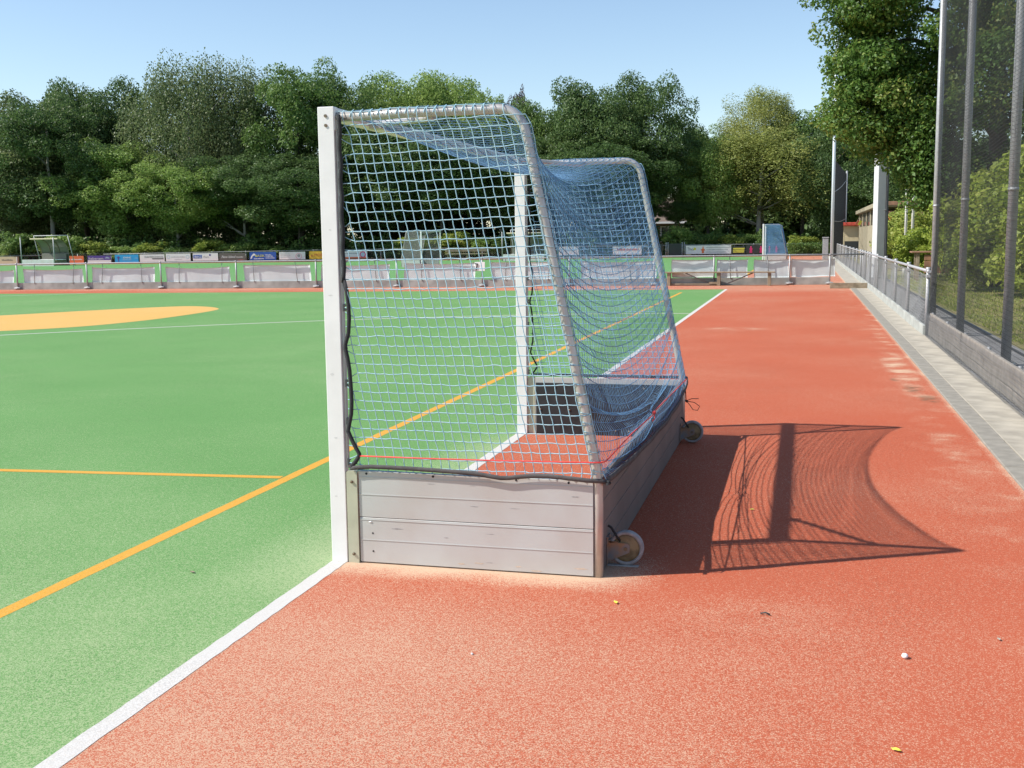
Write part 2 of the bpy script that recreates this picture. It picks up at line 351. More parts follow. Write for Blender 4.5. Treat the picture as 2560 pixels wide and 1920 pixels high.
# concrete edging along the right side: kerb stones and slabs, one object each
edging = empty('concrete_edging', (3.55, 0, 0)); edging['kind'] = 'structure'
me_k = None; me_s = None
bed = MB().box(0.004, 0.53, -8, 31.5, -0.02, 0.001).build('bedding', M['conc2'], edging)
for i in range(38):
    y = -6+i*1.0
    if me_k is None:
        me_k = MB().box(0.008, 0.165, 0.004, 0.996, -0.02, 0.012, 0.004).build('kerb_stone', M['conc2'], edging, (0, y, 0)); me_k = me_k.data
        me_s = MB().box(0.172, 0.50, 0.005, 0.995, -0.02, 0.010, 0.004).build('slab', M['conc'], edging, (0, y, 0)).data
    else:
        link('kerb_stone', me_k, M['conc2'], edging, (random.uniform(-.004, .004), y, random.uniform(-.002, .002)))
        link('slab', me_s, M['conc'], edging, (0, y+random.uniform(-.002, .002), random.uniform(-.003, .003)), (0, random.uniform(-.006, .006), 0))
far = MB().box(0.01, 0.50, 32, 80, -0.02, 0.012).build('far_concrete_edging', M['conc'], None, (3.55, 0, 0)); far['kind'] = 'structure'

# ------------------------------------------------------------------ hockey goal
GW = 3.76
TC = [(0.07, 2.143), (0.45, 2.150), (0.87, 2.150)]
bend = [(0.87+0.13*math.sin(a), 2.150-0.13+0.13*math.cos(a)) for a in np.linspace(0.15, 1.38, 7)]
TC += bend + [(1.315, 0.52), (1.324, 0.44), (1.326, 0.30), (1.326, 0.0)]
def xtube(z):
    pts = TC[2+4:]
    zs = [p[1] for p in pts][::-1]; xs_ = [p[0] for p in pts][::-1]
    return float(np.interp(z, zs, xs_))
def resample(P, step):
    P = np.asarray(P, float); d = np.r_[0, np.cumsum(np.linalg.norm(np.diff(P, axis=0), axis=1))]
    n = int(round(d[-1]/step)); s = np.linspace(0, d[-1], n+1)
    return np.stack([np.interp(s, d, P[:, i]) for i in range(P.shape[1])], 1)
def simulate_back():
    prof = [(0.085, 2.160)]+[(0.15, 2.168), (0.45, 2.176), (0.87, 2.176)]+[(0.87+0.155*math.sin(a), 2.020+0.155*math.cos(a)) for a in np.linspace(0.15, 1.38, 6)]+[(1.343, 0.52), (1.352, 0.465)]
    pr = resample(prof, 0.0455); Rn = len(pr); Cn = 84
    y = np.linspace(0.03, GW-0.03, Cn)
    X = np.zeros((Rn, Cn, 3)); X[:, :, 0] = pr[:, None, 0]; X[:, :, 2] = pr[:, None, 1]; X[:, :, 1] = y[None, :]
    w = np.ones((Rn, Cn)); w[0] = 0; w[:, 0] = 0; w[:, -1] = 0
    # bottom hem pinned, hanging a little lower mid-way
    w[-1] = 0
    hz = np.interp(y, [0.03, 0.58, 1.33, 2.37, 3.25, 3.6, 3.73], [0.465, 0.425, 0.39, 0.36, 0.38, 0.43, 0.46])
    X[-1, :, 2] = hz; X[-1, :, 0] = 1.362
    # the red cord gathers the net at one knot
    kc = int(np.argmin(abs(y-1.62)))
    for rr, zz in ((Rn-7, 0.55), (Rn-6, 0.54), (Rn-5, 0.53)):
        for c in (kc-1, kc, kc+1):
            w[rr, c] = 0; X[rr, c] = (1.372, 1.62+0.012*(c-kc), zz)
    ry = (y[1]-y[0])*0.9995; rz = 0.0455*1.0
    V = np.zeros_like(X); X0 = X.copy(); prev = X.copy(); g = np.array([0.0, 0, -0.000022])
    RZ = np.full((Rn-1, 1), rz); RZ[:19] *= 0.90; RZ[22:] *= 1.035
    def con(A, B, wa, wb, rest, wgt=1.0):
        d = B-A; L_ = np.linalg.norm(d, axis=-1)+1e-9; s = wa+wb; s[s == 0] = 1
        k = np.where(L_ > rest, (L_-rest), 0.12*(L_-rest))/L_/s*wgt
        return d*(k*wa)[..., None], d*(k*wb)[..., None]
    for it in range(1000):
        v = (X-prev)*0.97; prev = X.copy(); X = X+(v+g)*(w[..., None] > 0)
        for _ in range(6):
            for st in (0, 1):
                A = X[:, st:-1:2]; B = X[:, st+1::2]; A = A[:, :B.shape[1]]
                da, db = con(A, B, w[:, st:-1:2][:, :B.shape[1]], w[:, st+1::2], ry)
                X[:, st:-1:2][:, :B.shape[1]] += da; X[:, st+1::2] -= db
            for st in (0, 1):
                A = X[st:-1:2]; B = X[st+1::2]; A = A[:B.shape[0]]
                da, db = con(A, B, w[st:-1:2][:B.shape[0]], w[st+1::2], RZ[st::2][:B.shape[0]])
                X[st:-1:2][:B.shape[0]] += da; X[st+1::2] -= db
    for r_ in range(Rn-16, Rn):
        k_ = Rn-1-r_; X[r_, :, 2] = np.maximum(X[r_, :, 2], hz+0.0105*k_)
        X[r_, :, 0] = np.minimum(X[r_, :, 0], 1.366-0.0008*k_)
    return X
def net_lines_from_grid(X, sub=0.0009):
    L_ = []
    jit = rng.normal(0, 0.0007, X.shape); X = X+jit
    for a in (X, X.transpose(1, 0, 2)):
        for row in a:
            K = len(row); out = np.empty((2*K-1, 3)); out[::2] = row; out[1::2] = (row[:-1]+row[1:])/2+rng.normal(0, sub, (K-1, 3)); L_.append(out)
    return L_
def two_way(X): L_ = net_lines_from_grid(X); n = X.shape[0]; return L_[:n], L_[n:]
HOOKS = [2.07, 1.92, 1.76, 1.61, 1.46, 1.25, 1.065, 0.885, 0.70, 0.50]
def side_net_lines(yy, rough=1.0):
    L_ = []; zt = 2.150
    rows = np.arange(0.492, 2.12, 0.0447)
    def surf(x, z, s=1):
        return (x, yy+0.006*math.sin(3.1*x+5*z)*(-1)+0.004*math.sin(13*z), z)
    cs = -0.016+np.arange(0, 31)*0.0455
    def xcol(c, z): return xtube(max(z, 0.47))-c-0.0
    grid = {}
    for j, z in enumerate(rows):
        for i, c in enumerate(cs):
            x = xcol(c-0.012, z)
            if x < 0.125: break
            zz = z+0.03*(x-0.1)*(z-0.5)/1.6-0.006*math.sin(pi*min(1, (x-.1)/1.1))
            p = np.array(surf(x+rng.normal(0, .0012)*rough, zz+rng.normal(0, .0016)*rough)); 
            if i == 0: p[1] += 0.03 if yy < 1 else -0.03
            grid[(i, j)] = p
    for j in range(len(rows)):
        r = [grid[(i, j)] for i in range(len(cs)) if (i, j) in grid]
        z = r[-1][2]; h = min(HOOKS, key=lambda q: abs(q-z)); ze = z+0.55*(h-z) if abs(h-z) < 0.06 else z
        r.append(np.array((0.104, yy+0.012, ze)))
        out = []
        for a, b in zip(r[:-1], r[1:]): out += [a, (a+b)/2+np.array([0, rng.normal(0, .001), rng.normal(0, .0012)-0.0012])]
        out.append(r[-1]); L_.append(np.array(out))
    for i in range(len(cs)):
        c = [grid[(i, j)] for j in range(len(rows)) if (i, j) in grid]
        if len(c) < 2: continue
        top = c[-1]
        if (i, len(rows)-1) in grid:
            xt = top[0]-0.004
            sgn = 1 if yy < 1 else -1
            zt_ = float(np.interp(xt, [p[0] for p in TC[:9]], [p[1] for p in TC[:9]]))
            if xt < 0.93: c += [np.array((xt, yy, zt_-0.01)), np.array((xt-.003, yy+0.006*sgn, zt_+0.018)), np.array((xt-.003, yy+0.03*sgn, zt_+0.029))]
        if (i, 0) in grid: c = [c[0]+np.array((random.uniform(-.012, .02), 0, -0.026))]+c
        out = []
        for a, b in zip(c[:-1], c[1:]): out += [a, (a+b)/2+np.array([rng.normal(0, .0014), rng.normal(0, .001), 0])]
        out.append(c[-1]); L_.append(np.array(out))
    # long strand lying along the top tube
    L_.append(np.array([(x, yy+0.012, float(np.interp(x, [p[0] for p in TC[:3]], [p[1] for p in TC[:3]]))+0.020+0.004*math.sin(20*x)) for x in np.linspace(0.1, 0.83, 40)]))
    return L_
def net_obj(name, lines, r, m, parent, n=4):
    v, f = tubes_np(lines, r, n); o = link(name, mesh_np(name, v, f, True), m, parent); return o

goal = empty('hockey_goal', (0, 0, 0))
tag(goal, 'full size hockey goal with sagging blue net and aluminium kickboards, nearest on the red run-off', 'hockey goal', 'hockey goals with blue nets')
for y0, nearp in ((0.0, True), (GW-0.05, False)):
    p = MB().box(0, 0.082, y0, y0+0.05, 0, 2.19, 0.0025).build('post', M['post_white'], goal)
    if nearp:
        for z in (2.148, 2.104):
            sc = MB().tube([(0.041, y0-0.004, z), (0.041, y0+0.004, z)], 0.0075, 12)
            sc.build('screw', M['screw'], p)
        MB().box(0.0805, 0.086, 0.004, 0.030, 2.08, 2.185, 0.001).build('end_bracket', M['post_white'], p)
    else:
        MB().tube([(0.041, y0-0.004, 2.10), (0.041, y0+0.004, 2.10)], 0.0075, 12).build('screw', M['screw'], p)
    MB().box(0.0825, 0.094, y0+0.014, y0+0.036, 0.47, 2.13, 0.001).build('net_rail', M['alu'], p)
    for z in HOOKS:
        hk = MB(); hk.ball((0.100, y0+0.018, z+0.012), 0.0085, (1, 1, .8), 1); hk.ball((0.103, y0+0.018, z-0.010), 0.0075, (1, 1, .9), 1)
        hk.box(0.092, 0.100, y0+0.012, y0+0.026, z-0.016, z+0.018); hk.build('net_clip', M['plastic'], p)
cb = MB().box(0.004, 0.080, 0.052, GW-0.052, 2.138, 2.188, 0.002).build('crossbar', M['post_white'], goal)
MB().box(0.081, 0.091, 0.06, GW-0.06, 2.15, 2.172, 0.001).build('net_rail', M['alu'], cb)
for y0, sg in ((0.031, 1), (GW-0.031, -1)):
    P3 = [(x, y0, z) for x, z in TC]
    MB().tube(P3, 0.0225, 20).build('frame_tube', M['alu_tube'], goal)
    MB().tube([(0.075, y0+sg*0.47, 2.155), (0.20, y0+sg*0.38, 2.148), (0.50, y0+sg*0.07, 2.128), (0.56, y0+sg*0.02, 2.135)], 0.017, 14).build('brace', M['alu_tube'], goal)
    MB().box(0.08, 0.15, y0+sg*0.41, y0+sg*0.47, 2.125, 2.165, 0.003).build('brace_bracket', M['alu_tube'], goal)
    MB().tube([(0.47, y0-sg*0.030, 2.118), (0.47, y0-sg*0.018, 2.118)], 0.009, 12).build('bolt', M['rust'], goal)
# kickboards
def side_board(y0, outward):
    b = empty('side_board', (0, 0, 0), parent=goal)
    ya, yb = (y0, y0+0.022)
    for k, (z0, z1) in enumerate(((0.006, 0.2285), (0.2315, 0.458))):
        mb = MB().box(0.148, 1.305, ya, yb, z0, z1, 0.0015)
        yo = ya-0.0022 if outward < 0 else yb
        for zr in ((z0+0.112), (z1-0.010 if k == 0 else z1-0.028)):
            mb.box(0.150, 1.303, yo, yo+0.0022, zr-0.0014, zr+0.0014)
        mb.build('plank', M['alu'], b)
    MB().box(0.148, 1.305, ya+0.006, yb-0.006, 0.2286, 0.2314).build('joint', M['dark'], b)
    return b
nb = side_board(0.008, -1)
for x, z, r in ((0.19, 0.447, 0.006), (0.53, 0.447, 0.006), (0.94, 0.447, 0.0055), (1.19, 0.445, 0.0055), (0.215, 0.152, 0.0045), (0.215, 0.062, 0.0045)):
    MB().tube([(x, 0.0065, z), (x, 0.012, z)], r, 12).build('screw_hole', M['dark'], nb)
MB().ball((0.205, 0.006, 0.208), 0.008, (1.3, .25, .45), 1).build('sticker_scrap', M['white'], nb)
fb = side_board(GW-0.030, 1)
MB().box(0.155, 1.300, GW-0.040, GW-0.0315, 0.004, 0.415, 0.001).build('liner', M['liner'], fb)
for i in range(9):
    MB().tube([(0.2+0.12*i+random.uniform(-.02, .02), GW-0.0425, z), (0.2+0.12*i, GW-0.038, z)], 0.006, 8).build('liner_screw', M['screw'], fb) if (z := random.choice((0.04, 0.2, 0.385))) else None
def end_plate(y0, y1):
    mb = MB(); pts = [(0.088, 0.0), (0.143, 0.0), (0.143, 0.445)]+[(0.131+0.012*math.cos(a), 0.447+0.012*math.sin(a)) for a in np.linspace(0.2, pi/2, 5)]+[(0.096, 0.459), (0.088, 0.452)]
    a = [mb.bm.verts.new((x, y0, z)) for x, z in pts]; c = [mb.bm.verts.new((x, y1, z)) for x, z in pts]
    mb.bm.faces.new(a); mb.bm.faces.new(c[::-1]); n = len(pts)
    for i in range(n): mb.bm.faces.new((a[(i+1) % n], a[i], c[i], c[(i+1) % n]))
    return mb.build('end_plate', M['alu_green'], goal)
ep = end_plate(0.000, 0.030)
for z in (0.405, 0.045):
    mb = MB(); mb.tube([(0.117, -0.007, z), (0.117, 0.002, z)], 0.0075, 6); mb.ball((0.117, -0.007, z), 0.005, (1, .6, 1), 1); mb.build('bolt', M['screw'], ep)
end_plate(GW-0.03, GW)
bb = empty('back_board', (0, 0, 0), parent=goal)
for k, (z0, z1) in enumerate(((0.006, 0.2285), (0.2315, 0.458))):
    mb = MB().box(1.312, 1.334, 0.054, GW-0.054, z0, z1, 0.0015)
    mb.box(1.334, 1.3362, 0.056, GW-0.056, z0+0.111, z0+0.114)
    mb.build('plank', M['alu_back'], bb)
MB().box(1.300, 1.3105, 0.06, GW-0.06, 0.004, 0.415, 0.001).build('liner', M['liner'], bb)
# back and top net from a small cord simulation
XG = simulate_back()
top_rows = 24
rows_, cols_ = two_way(XG)
V1, F1 = tubes_np(rows_, 0.0021, 4); V2, F2_ = tubes_np(cols_, 0.0015, 4)
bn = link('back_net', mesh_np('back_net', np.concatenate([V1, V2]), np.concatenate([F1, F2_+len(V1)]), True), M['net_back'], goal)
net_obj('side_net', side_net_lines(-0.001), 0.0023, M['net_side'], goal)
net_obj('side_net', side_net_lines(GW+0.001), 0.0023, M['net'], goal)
# lashings of the net round the slanting tube
lash = []
for y0, sg in ((0.031, 1), (GW-0.031, -1)):
    for z in np.arange(0.50, 2.02, 0.0447):
        x0 = xtube(z); r = 0.0255; aa = np.linspace(-0.5*pi-0.9, 0.5*pi, 9)
        lash.append(np.array([(x0+r*math.cos(a)*1.02, y0+sg*r*math.sin(a), z-0.006*math.cos(a)+0.004) for a in aa]))
    for x in np.arange(0.16, 0.84, 0.0455):
        zc = float(np.interp(x, [p[0] for p in TC[:3]], [p[1] for p in TC[:3]])); aa = np.linspace(-0.2, pi-0.4, 8)
        lash.append(np.array([(x+0.008*math.sin(a), y0-sg*0.0255*math.cos(a), zc+0.0255*math.sin(a)) for a in aa]))
net_obj('net_lashing', lash, 0.0021, M['net_side'], goal)['kind'] = 'stuff'
# hems
def ribbon(name, pts, w, th, m, parent):
    """webbing band standing on edge along a polyline in space"""
    mb = MB(); rings = []
    for i, p in enumerate(pts):
        p = Vector(p); t = (Vector(pts[min(i+1, len(pts)-1)])-Vector(pts[max(i-1, 0)])).normalized(); nn = t.cross(Vector((0, 0, 1))).normalized()*th/2; up = nn.cross(t).normalized()*w/2
        rings.append([mb.bm.verts.new(p+a*nn+b*up) for a, b in ((1, 1), (1.6, 0), (1, -1), (-1, -1), (-1.6, 0), (-1, 1))])
    for A, B in zip(rings[:-1], rings[1:]):
        for j in range(6): mb.bm.faces.new((A[j], A[(j+1) % 6], B[(j+1) % 6], B[j])).smooth = True
    mb.bm.faces.new(rings[0]); mb.bm.faces.new(rings[-1][::-1]); return mb.build(name, m, parent)
hx = [0.115, 0.14, 0.22, 0.32, 0.45, 0.55, 0.65, 0.75, 0.82, 0.87, 0.91, 0.96, 1.03, 1.10, 1.20, 1.28, 1.345, 1.366]
hz = [0.472, 0.476, 0.484, 0.484, 0.482, 0.479, 0.476, 0.472, 0.462, 0.456, 0.458, 0.466, 0.473, 0.475, 0.468, 0.462, 0.455, 0.447]
ribbon('side_hem', [(x, -0.010 if x < 1.3 else -0.004+(x-1.3)*0.5, z+0.002) for x, z in zip(hx, hz)], 0.020, 0.006, M['hem'], goal)
ribbon('side_hem', [(x, GW+0.010, 0.474) for x in np.linspace(0.115, 1.36, 12)], 0.020, 0.006, M['hem'], goal)
bh = XG[-1]; ribbon('back_hem', [(1.368+0.003*math.sin(9*p[1]), p[1], p[2]-0.004) for p in bh[::2]]+[(1.364, GW-0.01, 0.465)], 0.030, 0.006, M['hem'], goal)
MB().tube([(x, 0.000, 0.466-0.002*i) for i, x in enumerate((0.15, 0.3, 0.5, 0.7, 0.8))], 0.003, 6).build('hem_cord', M['net_back'], goal)
MB().tube([(x+0.0, -0.004+0.05*(x-1.37)*0, z) for x, z in ((1.372, 0.45),)]+[(1.374, 0.06, 0.44), (1.372, 0.02, 0.46)], 0.007, 8).build('hem_knot', M['rope'], goal)
# dark rope laced through the post clips, bellying between them lower down
def lacing(y0):
    pts = [(0.103, y0, 2.15)]
    z = 2.15
    while z > 1.40: z -= 0.03; pts.append((0.106+0.003*math.sin(40*z), y0, z))
    for zb, x in ((1.38, .106), (1.33, .118), (1.27, .124), (1.20, .126), (1.13, .120), (1.08, .104), (1.055, .102), (1.01, .112), (0.95, .120), (0.88, .124), (0.80, .126), (0.74, .122), (0.69, .110), (0.655, .103), (0.62, .118), (0.575, .140), (0.545, .158), (0.525, .150), (0.505, .136), (0.49, .122), (0.474, .110)): pts.append((x, y0, zb))
    return pts
MB().tube([(x+.004, y, z) for x, y, z in lacing(-0.004)], 0.0105, 8).build('lacing_rope', M['rope'], goal)
MB().tube([(x, y+GW+0.004, z) for x, y, z in lacing(0)], 0.0065, 8).build('lacing_rope', M['rope'], goal)
# red cord strained round the goal above the boards
cord = [(0.155, -0.008, 0.536), (0.5, -0.011, 0.537), (0.9, -0.011, 0.541), (1.30, -0.008, 0.548), (1.345, -0.002, 0.549), (1.360, 0.03, 0.549), (1.366, 0.8, 0.545), (1.380, 1.60, 0.525), (1.374, 1.70, 0.531), (1.368, 2.7, 0.500), (1.358, GW-0.03, 0.468), (1.345, GW, 0.466)]
MB().tube(cord, 0.0034, 8).build('red_cord', M['redcord'], goal)
mb = MB(); mb.ball((1.378, 1.62, 0.53), 0.012, (1, 1.8, .9), 2); mb.tube([(1.378, 1.62, 0.53), (1.39, 1.55, 0.505), (1.385, 1.5, 0.50)], 0.003, 6); mb.build('cord_knot', M['redcord'], goal)
mb = MB(); mb.ball((1.36, GW-0.01, 0.29), 0.012, (1, 1, 1), 1)
mb.tube([(1.36, GW-0.01, 0.295), (1.40, GW-0.04, 0.315), (1.455, GW-0.05, 0.318)], 0.0028, 6)
mb.tube([(1.36, GW-0.01, 0.29), (1.42, GW-0.03, 0.285), (1.462, GW-0.03, 0.255), (1.445, GW-0.02, 0.222), (1.41, GW-0.02, 0.225), (1.385, GW, 0.255), (1.362, GW-0.005, 0.285)], 0.0028, 6)
mb.build('cord_end', M['rope'], goal)
MB().tube([(1.337, GW-0.10, 0.45), (1.350, GW-0.03, 0.40), (1.352, GW+0.004, 0.30), (1.345, GW-0.02, 0.29)], 0.004, 6).build('tie_cord', M['rope'], goal)
# ball marks and scuffs on the near board and post: thin smears proud of the surface
M['scuff'] = mat('rubber_scuff', (0.36, 0.35, 0.34), 0.7, var=.2, vscale=60); M['sandy'] = mat('dried_sand_splash', (0.60, 0.50, 0.40), 0.9, var=.1, vscale=90)
gs = random.Random(12)
def smear(parent, x, z, w, h, y, m, name='scuff_mark'):
    mb = MB(); n = 12; ph = gs.uniform(0, 6)
    c = [(x+w*math.cos(2*pi*i/n)*(1+.25*math.sin(3*i+ph)), z+h*math.sin(2*pi*i/n)*(1+.3*math.cos(2*i+ph))) for i in range(n)]
    mb.bm.faces.new([mb.bm.verts.new((a_, y, b_)) for a_, b_ in c]); o = mb.build(name, m, parent)
    if o.data.polygons[0].normal.y > 0: o.data.flip_normals()
for i in range(9):
    z = gs.choice((.04, .07, .15, .18, .26, .31, .38, .41)); smear(nb, gs.uniform(.25, 1.25), z, gs.uniform(.006, .03), gs.uniform(.0008, .003), .0074, M['scuff'])
for i in range(5): smear(nb, gs.uniform(.2, 1.28), gs.uniform(.012, .04), gs.uniform(.01, .04), gs.uniform(.003, .007), .0073, M['sandy'], 'sand_splash')
pn = [c for c in goal.children if c.name.startswith('post')][0]
for z, w, h in ((.93, .012, .006), (.62, .010, .004), (.33, .01, .003), (1.31, .014, .003), (1.62, .008, .003)):
    smear(pn, gs.uniform(.03, .06), z, w*.8, h, -.0006, M['sandy'] if z < .2 else mat('faint_ball_mark', (0.66, 0.65, 0.63), .6))
# casters
def caster(y, ang):
    c = empty('caster', (1.336, y, 0.10), parent=goal)
    w = MB(); prof = [(0.030, 0.018), (0.060, 0.020), (0.0795, 0.021), (0.084, 0.014), (0.085, 0.0)]
    N = 36
    def lathe(prof, mname, name, yoff=0, cap=True):
        q = MB(); rings = []
        pr = prof+[(r, -h) for r, h in prof[::-1] if h > 0]
        for r, h in pr: rings.append([q.bm.verts.new((0.088+r*math.cos(2*pi*i/N), h+yoff, -0.012+r*math.sin(2*pi*i/N))) for i in range(N)])
        for A, B in zip(rings[:-1], rings[1:]):
            for i in range(N): q.bm.faces.new((A[i], A[(i+1) % N], B[(i+1) % N], B[i])).smooth = True
        if cap: q.bm.faces.new(rings[0]); q.bm.faces.new(rings[-1][::-1])
        else:
            for i in range(N): q.bm.faces.new((rings[-1][i], rings[-1][(i+1) % N], rings[0][(i+1) % N], rings[0][i]))
        return q.build(name, M[mname], c)
    lathe([(0.066, 0.017), (0.070, 0.021), (0.080, 0.021), (0.0845, 0.012), (0.085, 0.0)], 'tyre', 'tyre', 0, False)
    lathe([(0.012, 0.024), (0.022, 0.022), (0.050, 0.012), (0.067, 0.016)], 'rim', 'wheel')
    f = MB()
    for s in (-1, 1):
        yy = s*0.028
        pts = [(0.0, 0.030), (0.0, -0.075), (0.010, -0.075), (0.105, -0.030), (0.108, -0.020), (0.108, 0.006), (0.100, 0.014), (0.03, 0.018)]
        a = [f.bm.verts.new((x, yy-0.002, z)) for x, z in pts]; b = [f.bm.verts.new((x, yy+0.002, z)) for x, z in pts]
        f.bm.faces.new(a); f.bm.faces.new(b[::-1])
        for i in range(len(pts)): f.bm.faces.new((a[(i+1) % 8], a[i], b[i], b[(i+1) % 8]))
    f.box(0.0, 0.006, -0.045, 0.045, -0.085, 0.045); f.box(0.0, 0.05, -0.030, 0.030, 0.016, 0.022)
    f.build('fork', M['rust'], c)
    MB().tube([(0.088, -0.035, -0.012), (0.088, 0.035, -0.012)], 0.010, 6).build('axle_bolt', M['screw'], c)
    MB().tube([(0.004, -0.03, 0.10), (0.02, -0.03, 0.09), (0.045, -0.02, 0.045), (0.06, -0.01, 0.02)], 0.006, 8).build('lever', M['rope'], c)
    return c
caster(0.24, 0); caster(GW-0.22, 0)
MB().box(-0.01, 0.14, -0.01, 0.012, 0.0, 0.006).build('foot_plate', M['galv'], goal, (1.345, 0.22, 0.001))

# ------------------------------------------------------------------ trees: crowns of leaf-sized faces on clumps
def leaf_mesh(name, C, Rc, n_per, leaf, seed, droop=0.0, flat=0.75, up=0.4):
    """C (N,3) clump centres, Rc (N,) radii -> mesh of quads, one per leaf cluster"""
    g = np.random.default_rng(seed); N = len(C)
    cnt = np.maximum(6, (n_per*(Rc/Rc.mean())**2).astype(int)); idx = np.repeat(np.arange(N), cnt); n = len(idx)
    d = g.normal(size=(n, 3)); d /= np.linalg.norm(d, axis=1)[:, None]
    rad = Rc[idx]*(0.55+0.5*g.random(n)**0.6); P = C[idx]+d*rad[:, None]*np.array([1, 1, flat])
    if droop: P[:, 2] -= droop*g.random(n)**2*Rc[idx]*2.2
    P += g.normal(0, leaf*0.6, P.shape)
    nm = d*0.55+g.normal(size=(n, 3))*0.6+np.array([0, 0, up]); nm /= np.linalg.norm(nm, axis=1)[:, None]
    a = np.cross(nm, g.normal(size=(n, 3))); a /= np.linalg.norm(a, axis=1)[:, None]; b = np.cross(nm, a)
    s = leaf*(0.6+0.8*g.random(n))[:, None]; bend = nm*s*0.25
    V = np.stack([P-a*s, P+b*s*0.62+bend, P+a*s, P-b*s*0.62+bend], 1).reshape(-1, 3)
    return mesh_np(name, V, np.arange(4*n).reshape(-1, 4))
def crown_centres(n, seed, rx, rz, zc, bumps=5, taper=0.0, inner=0.45):
    g = np.random.default_rng(seed); out = []
    lobes = g.normal(size=(bumps, 3)); lobes /= np.linalg.norm(lobes, axis=1)[:, None]; lobes[:, 2] = abs(lobes[:, 2])*0.9-0.1
    while len(out) < n:
        d = g.normal(size=3); d /= np.linalg.norm(d)
        k = 0.78+0.34*max(0, max((lobes@d))**4)+g.normal(0, .05)
        r = k*(inner+(1-inner)*g.random()**0.45)
        p = np.array([d[0]*r*rx, d[1]*r*rx, d[2]*r*rz])
        if taper: f = 1-taper*max(0, p[2]/rz); p[0] *= f; p[1] *= f
        p[2] += zc; out.append(p)
    return np.array(out)
def crown_mesh(name, seed, rx=1.0, rz=1.0, n=150, per=170, leaf=0.03, rc=(0.13, 0.26), **kw):
    C = crown_centres(n, seed, rx, rz, 0, kw.pop('bumps', 6), kw.pop('taper', 0.0), kw.pop('inner', 0.4)); g = np.random.default_rng(seed+9)
    return leaf_mesh(name, C, g.uniform(rc[0], rc[1], n), per, leaf, seed+1, **kw)
CR = [crown_mesh('crown', 11, 1.0, 1.0, 150, 300, 0.0185, (0.072, 0.312)),
      crown_mesh('crown', 12, 1.0, 1.1, 170, 270, 0.0175, (0.065, 0.286), bumps=8),
      crown_mesh('crown', 13, 0.95, 1.15, 190, 230, 0.016, (0.052, 0.234), bumps=9, taper=.35),
      crown_mesh('crown', 14, 1.0, 1.0, 210, 220, 0.0145, (0.052, 0.221), droop=1.3, taper=.3, flat=1.0, bumps=7),
      crown_mesh('crown', 15, 1.0, 1.2, 170, 260, 0.018, (0.058, 0.260), bumps=10, inner=.3),
      crown_mesh('crown', 16, 1.0, 0.9, 130, 150, 0.016, (.07, .15), bumps=12, inner=.35)]
for c in CR: c.materials.append(LF['mid'])
def trunk_mesh(seed, h=1.0, r=0.02, limbs=7):
    g = random.Random(seed); mb = MB(); path = []; x = y = 0
    for i in range(8):
        t = i/7; path.append((x, y, t*h)); x += g.uniform(-.012, .012); y += g.uniform(-.012, .012)
    mb.tube(path, [r*(1.25 if i == 0 else 1-0.11*i) for i in range(8)], 9)
    for k in range(limbs):
        t = g.uniform(.35, .9); i = int(t*7); p = Vector(path[i]); a = g.uniform(0, 2*pi); ln = g.uniform(.14, .30); e = g.uniform(.4, 1.0)
        q = [p]; 
        for j in range(1, 5): q.append(p+Vector((math.cos(a)*ln*j/4, math.sin(a)*ln*j/4, e*ln*j/4+g.uniform(-.01, .01))))
        mb.tube(q, [r*.45*(1-.2*j) for j in range(5)], 6)
    me = bpy.data.meshes.new('trunk'); bmesh.ops.recalc_face_normals(mb.bm, faces=mb.bm.faces); mb.bm.to_mesh(me); mb.bm.free(); me.materials.append(M['bark']); return me
TR = [trunk_mesh(i) for i in range(3)]
def obmat(o, m):
    o.material_slots[0].link = 'OBJECT'; o.material_slots[0].material = m
def tree(name, x, y, h, rx, zb, crown, leafm, barkm, label, cat='tree', group=None, rz=None, trunk_r=None, ry=None):
    """h = top of crown, zb = bottom of crown"""
    t = empty(name, (x, y, -0.03)); tag(t, label, cat, group)
    tr = bpy.data.objects.new('trunk', TR[crown % 3]); COL.objects.link(tr); tr.parent = t
    rr = (trunk_r or h*0.016)/0.02; tr.scale = (rr, rr, h*0.8); obmat(tr, M[barkm]) 
    c = bpy.data.objects.new('crown', CR[crown]); COL.objects.link(c); c.parent = t
    rzz = {1: 1.1, 2: 1.15, 4: 1.2, 5: .9}.get(crown, 1.0)
    c.location = (0, 0, (h+zb)/2); c.scale = (rx, ry or rx, (h-zb)/2/(rzz*.985)); c.rotation_euler = (0, 0, random.uniform(0, 6.28) if rz is None else rz)
    obmat(c, LF[leafm]); return t
q = 2560/2212
def T(u, vtop, dist, zb, wpx, crown, leafm, barkm, name, label, **k):
    """u, vtop, wpx in the 2212 px wide view; dist = y of the tree at x=0 on a line parallel to the far fence"""
    vtop = vtop-9 if u < 700 else vtop; p = at(u*q, vtop*q, dist, .25); d = np.linalg.norm(p[:2]-CP[:2]); rx = wpx*q/2/FPX*d*1.45
    return tree(name, p[0], p[1], p[2], rx, zb, crown, LFm(leafm), barkm, label, **k)
LFm = lambda s: s
T(20, 192, 90, 1.0, 190, 1, 'grey', 'birchbark', 'alder_tree', 'greyish green alder at the left edge, behind the cream board')
T(95, 205, 87, 2.0, 170, 4, 'oak', 'birchbark', 'alder_tree', 'dark alder with a pale trunk rising above the left dugout')
T(165, 172, 95, 2.0, 150, 0, 'oak', 'bark', 'oak_tree', 'dark oak behind the orange board, its knobbly top clear of its neighbours')
T(285, 162, 97, 2.0, 175, 1, 'oak', 'bark', 'oak_tree', 'round dark oak just left of the tallest birch')
T(265, 300, 87, 1.0, 170, 4, 'lite', 'bark', 'maple_tree', 'lower bright green maple in front of the dark oaks, behind the cyan board')
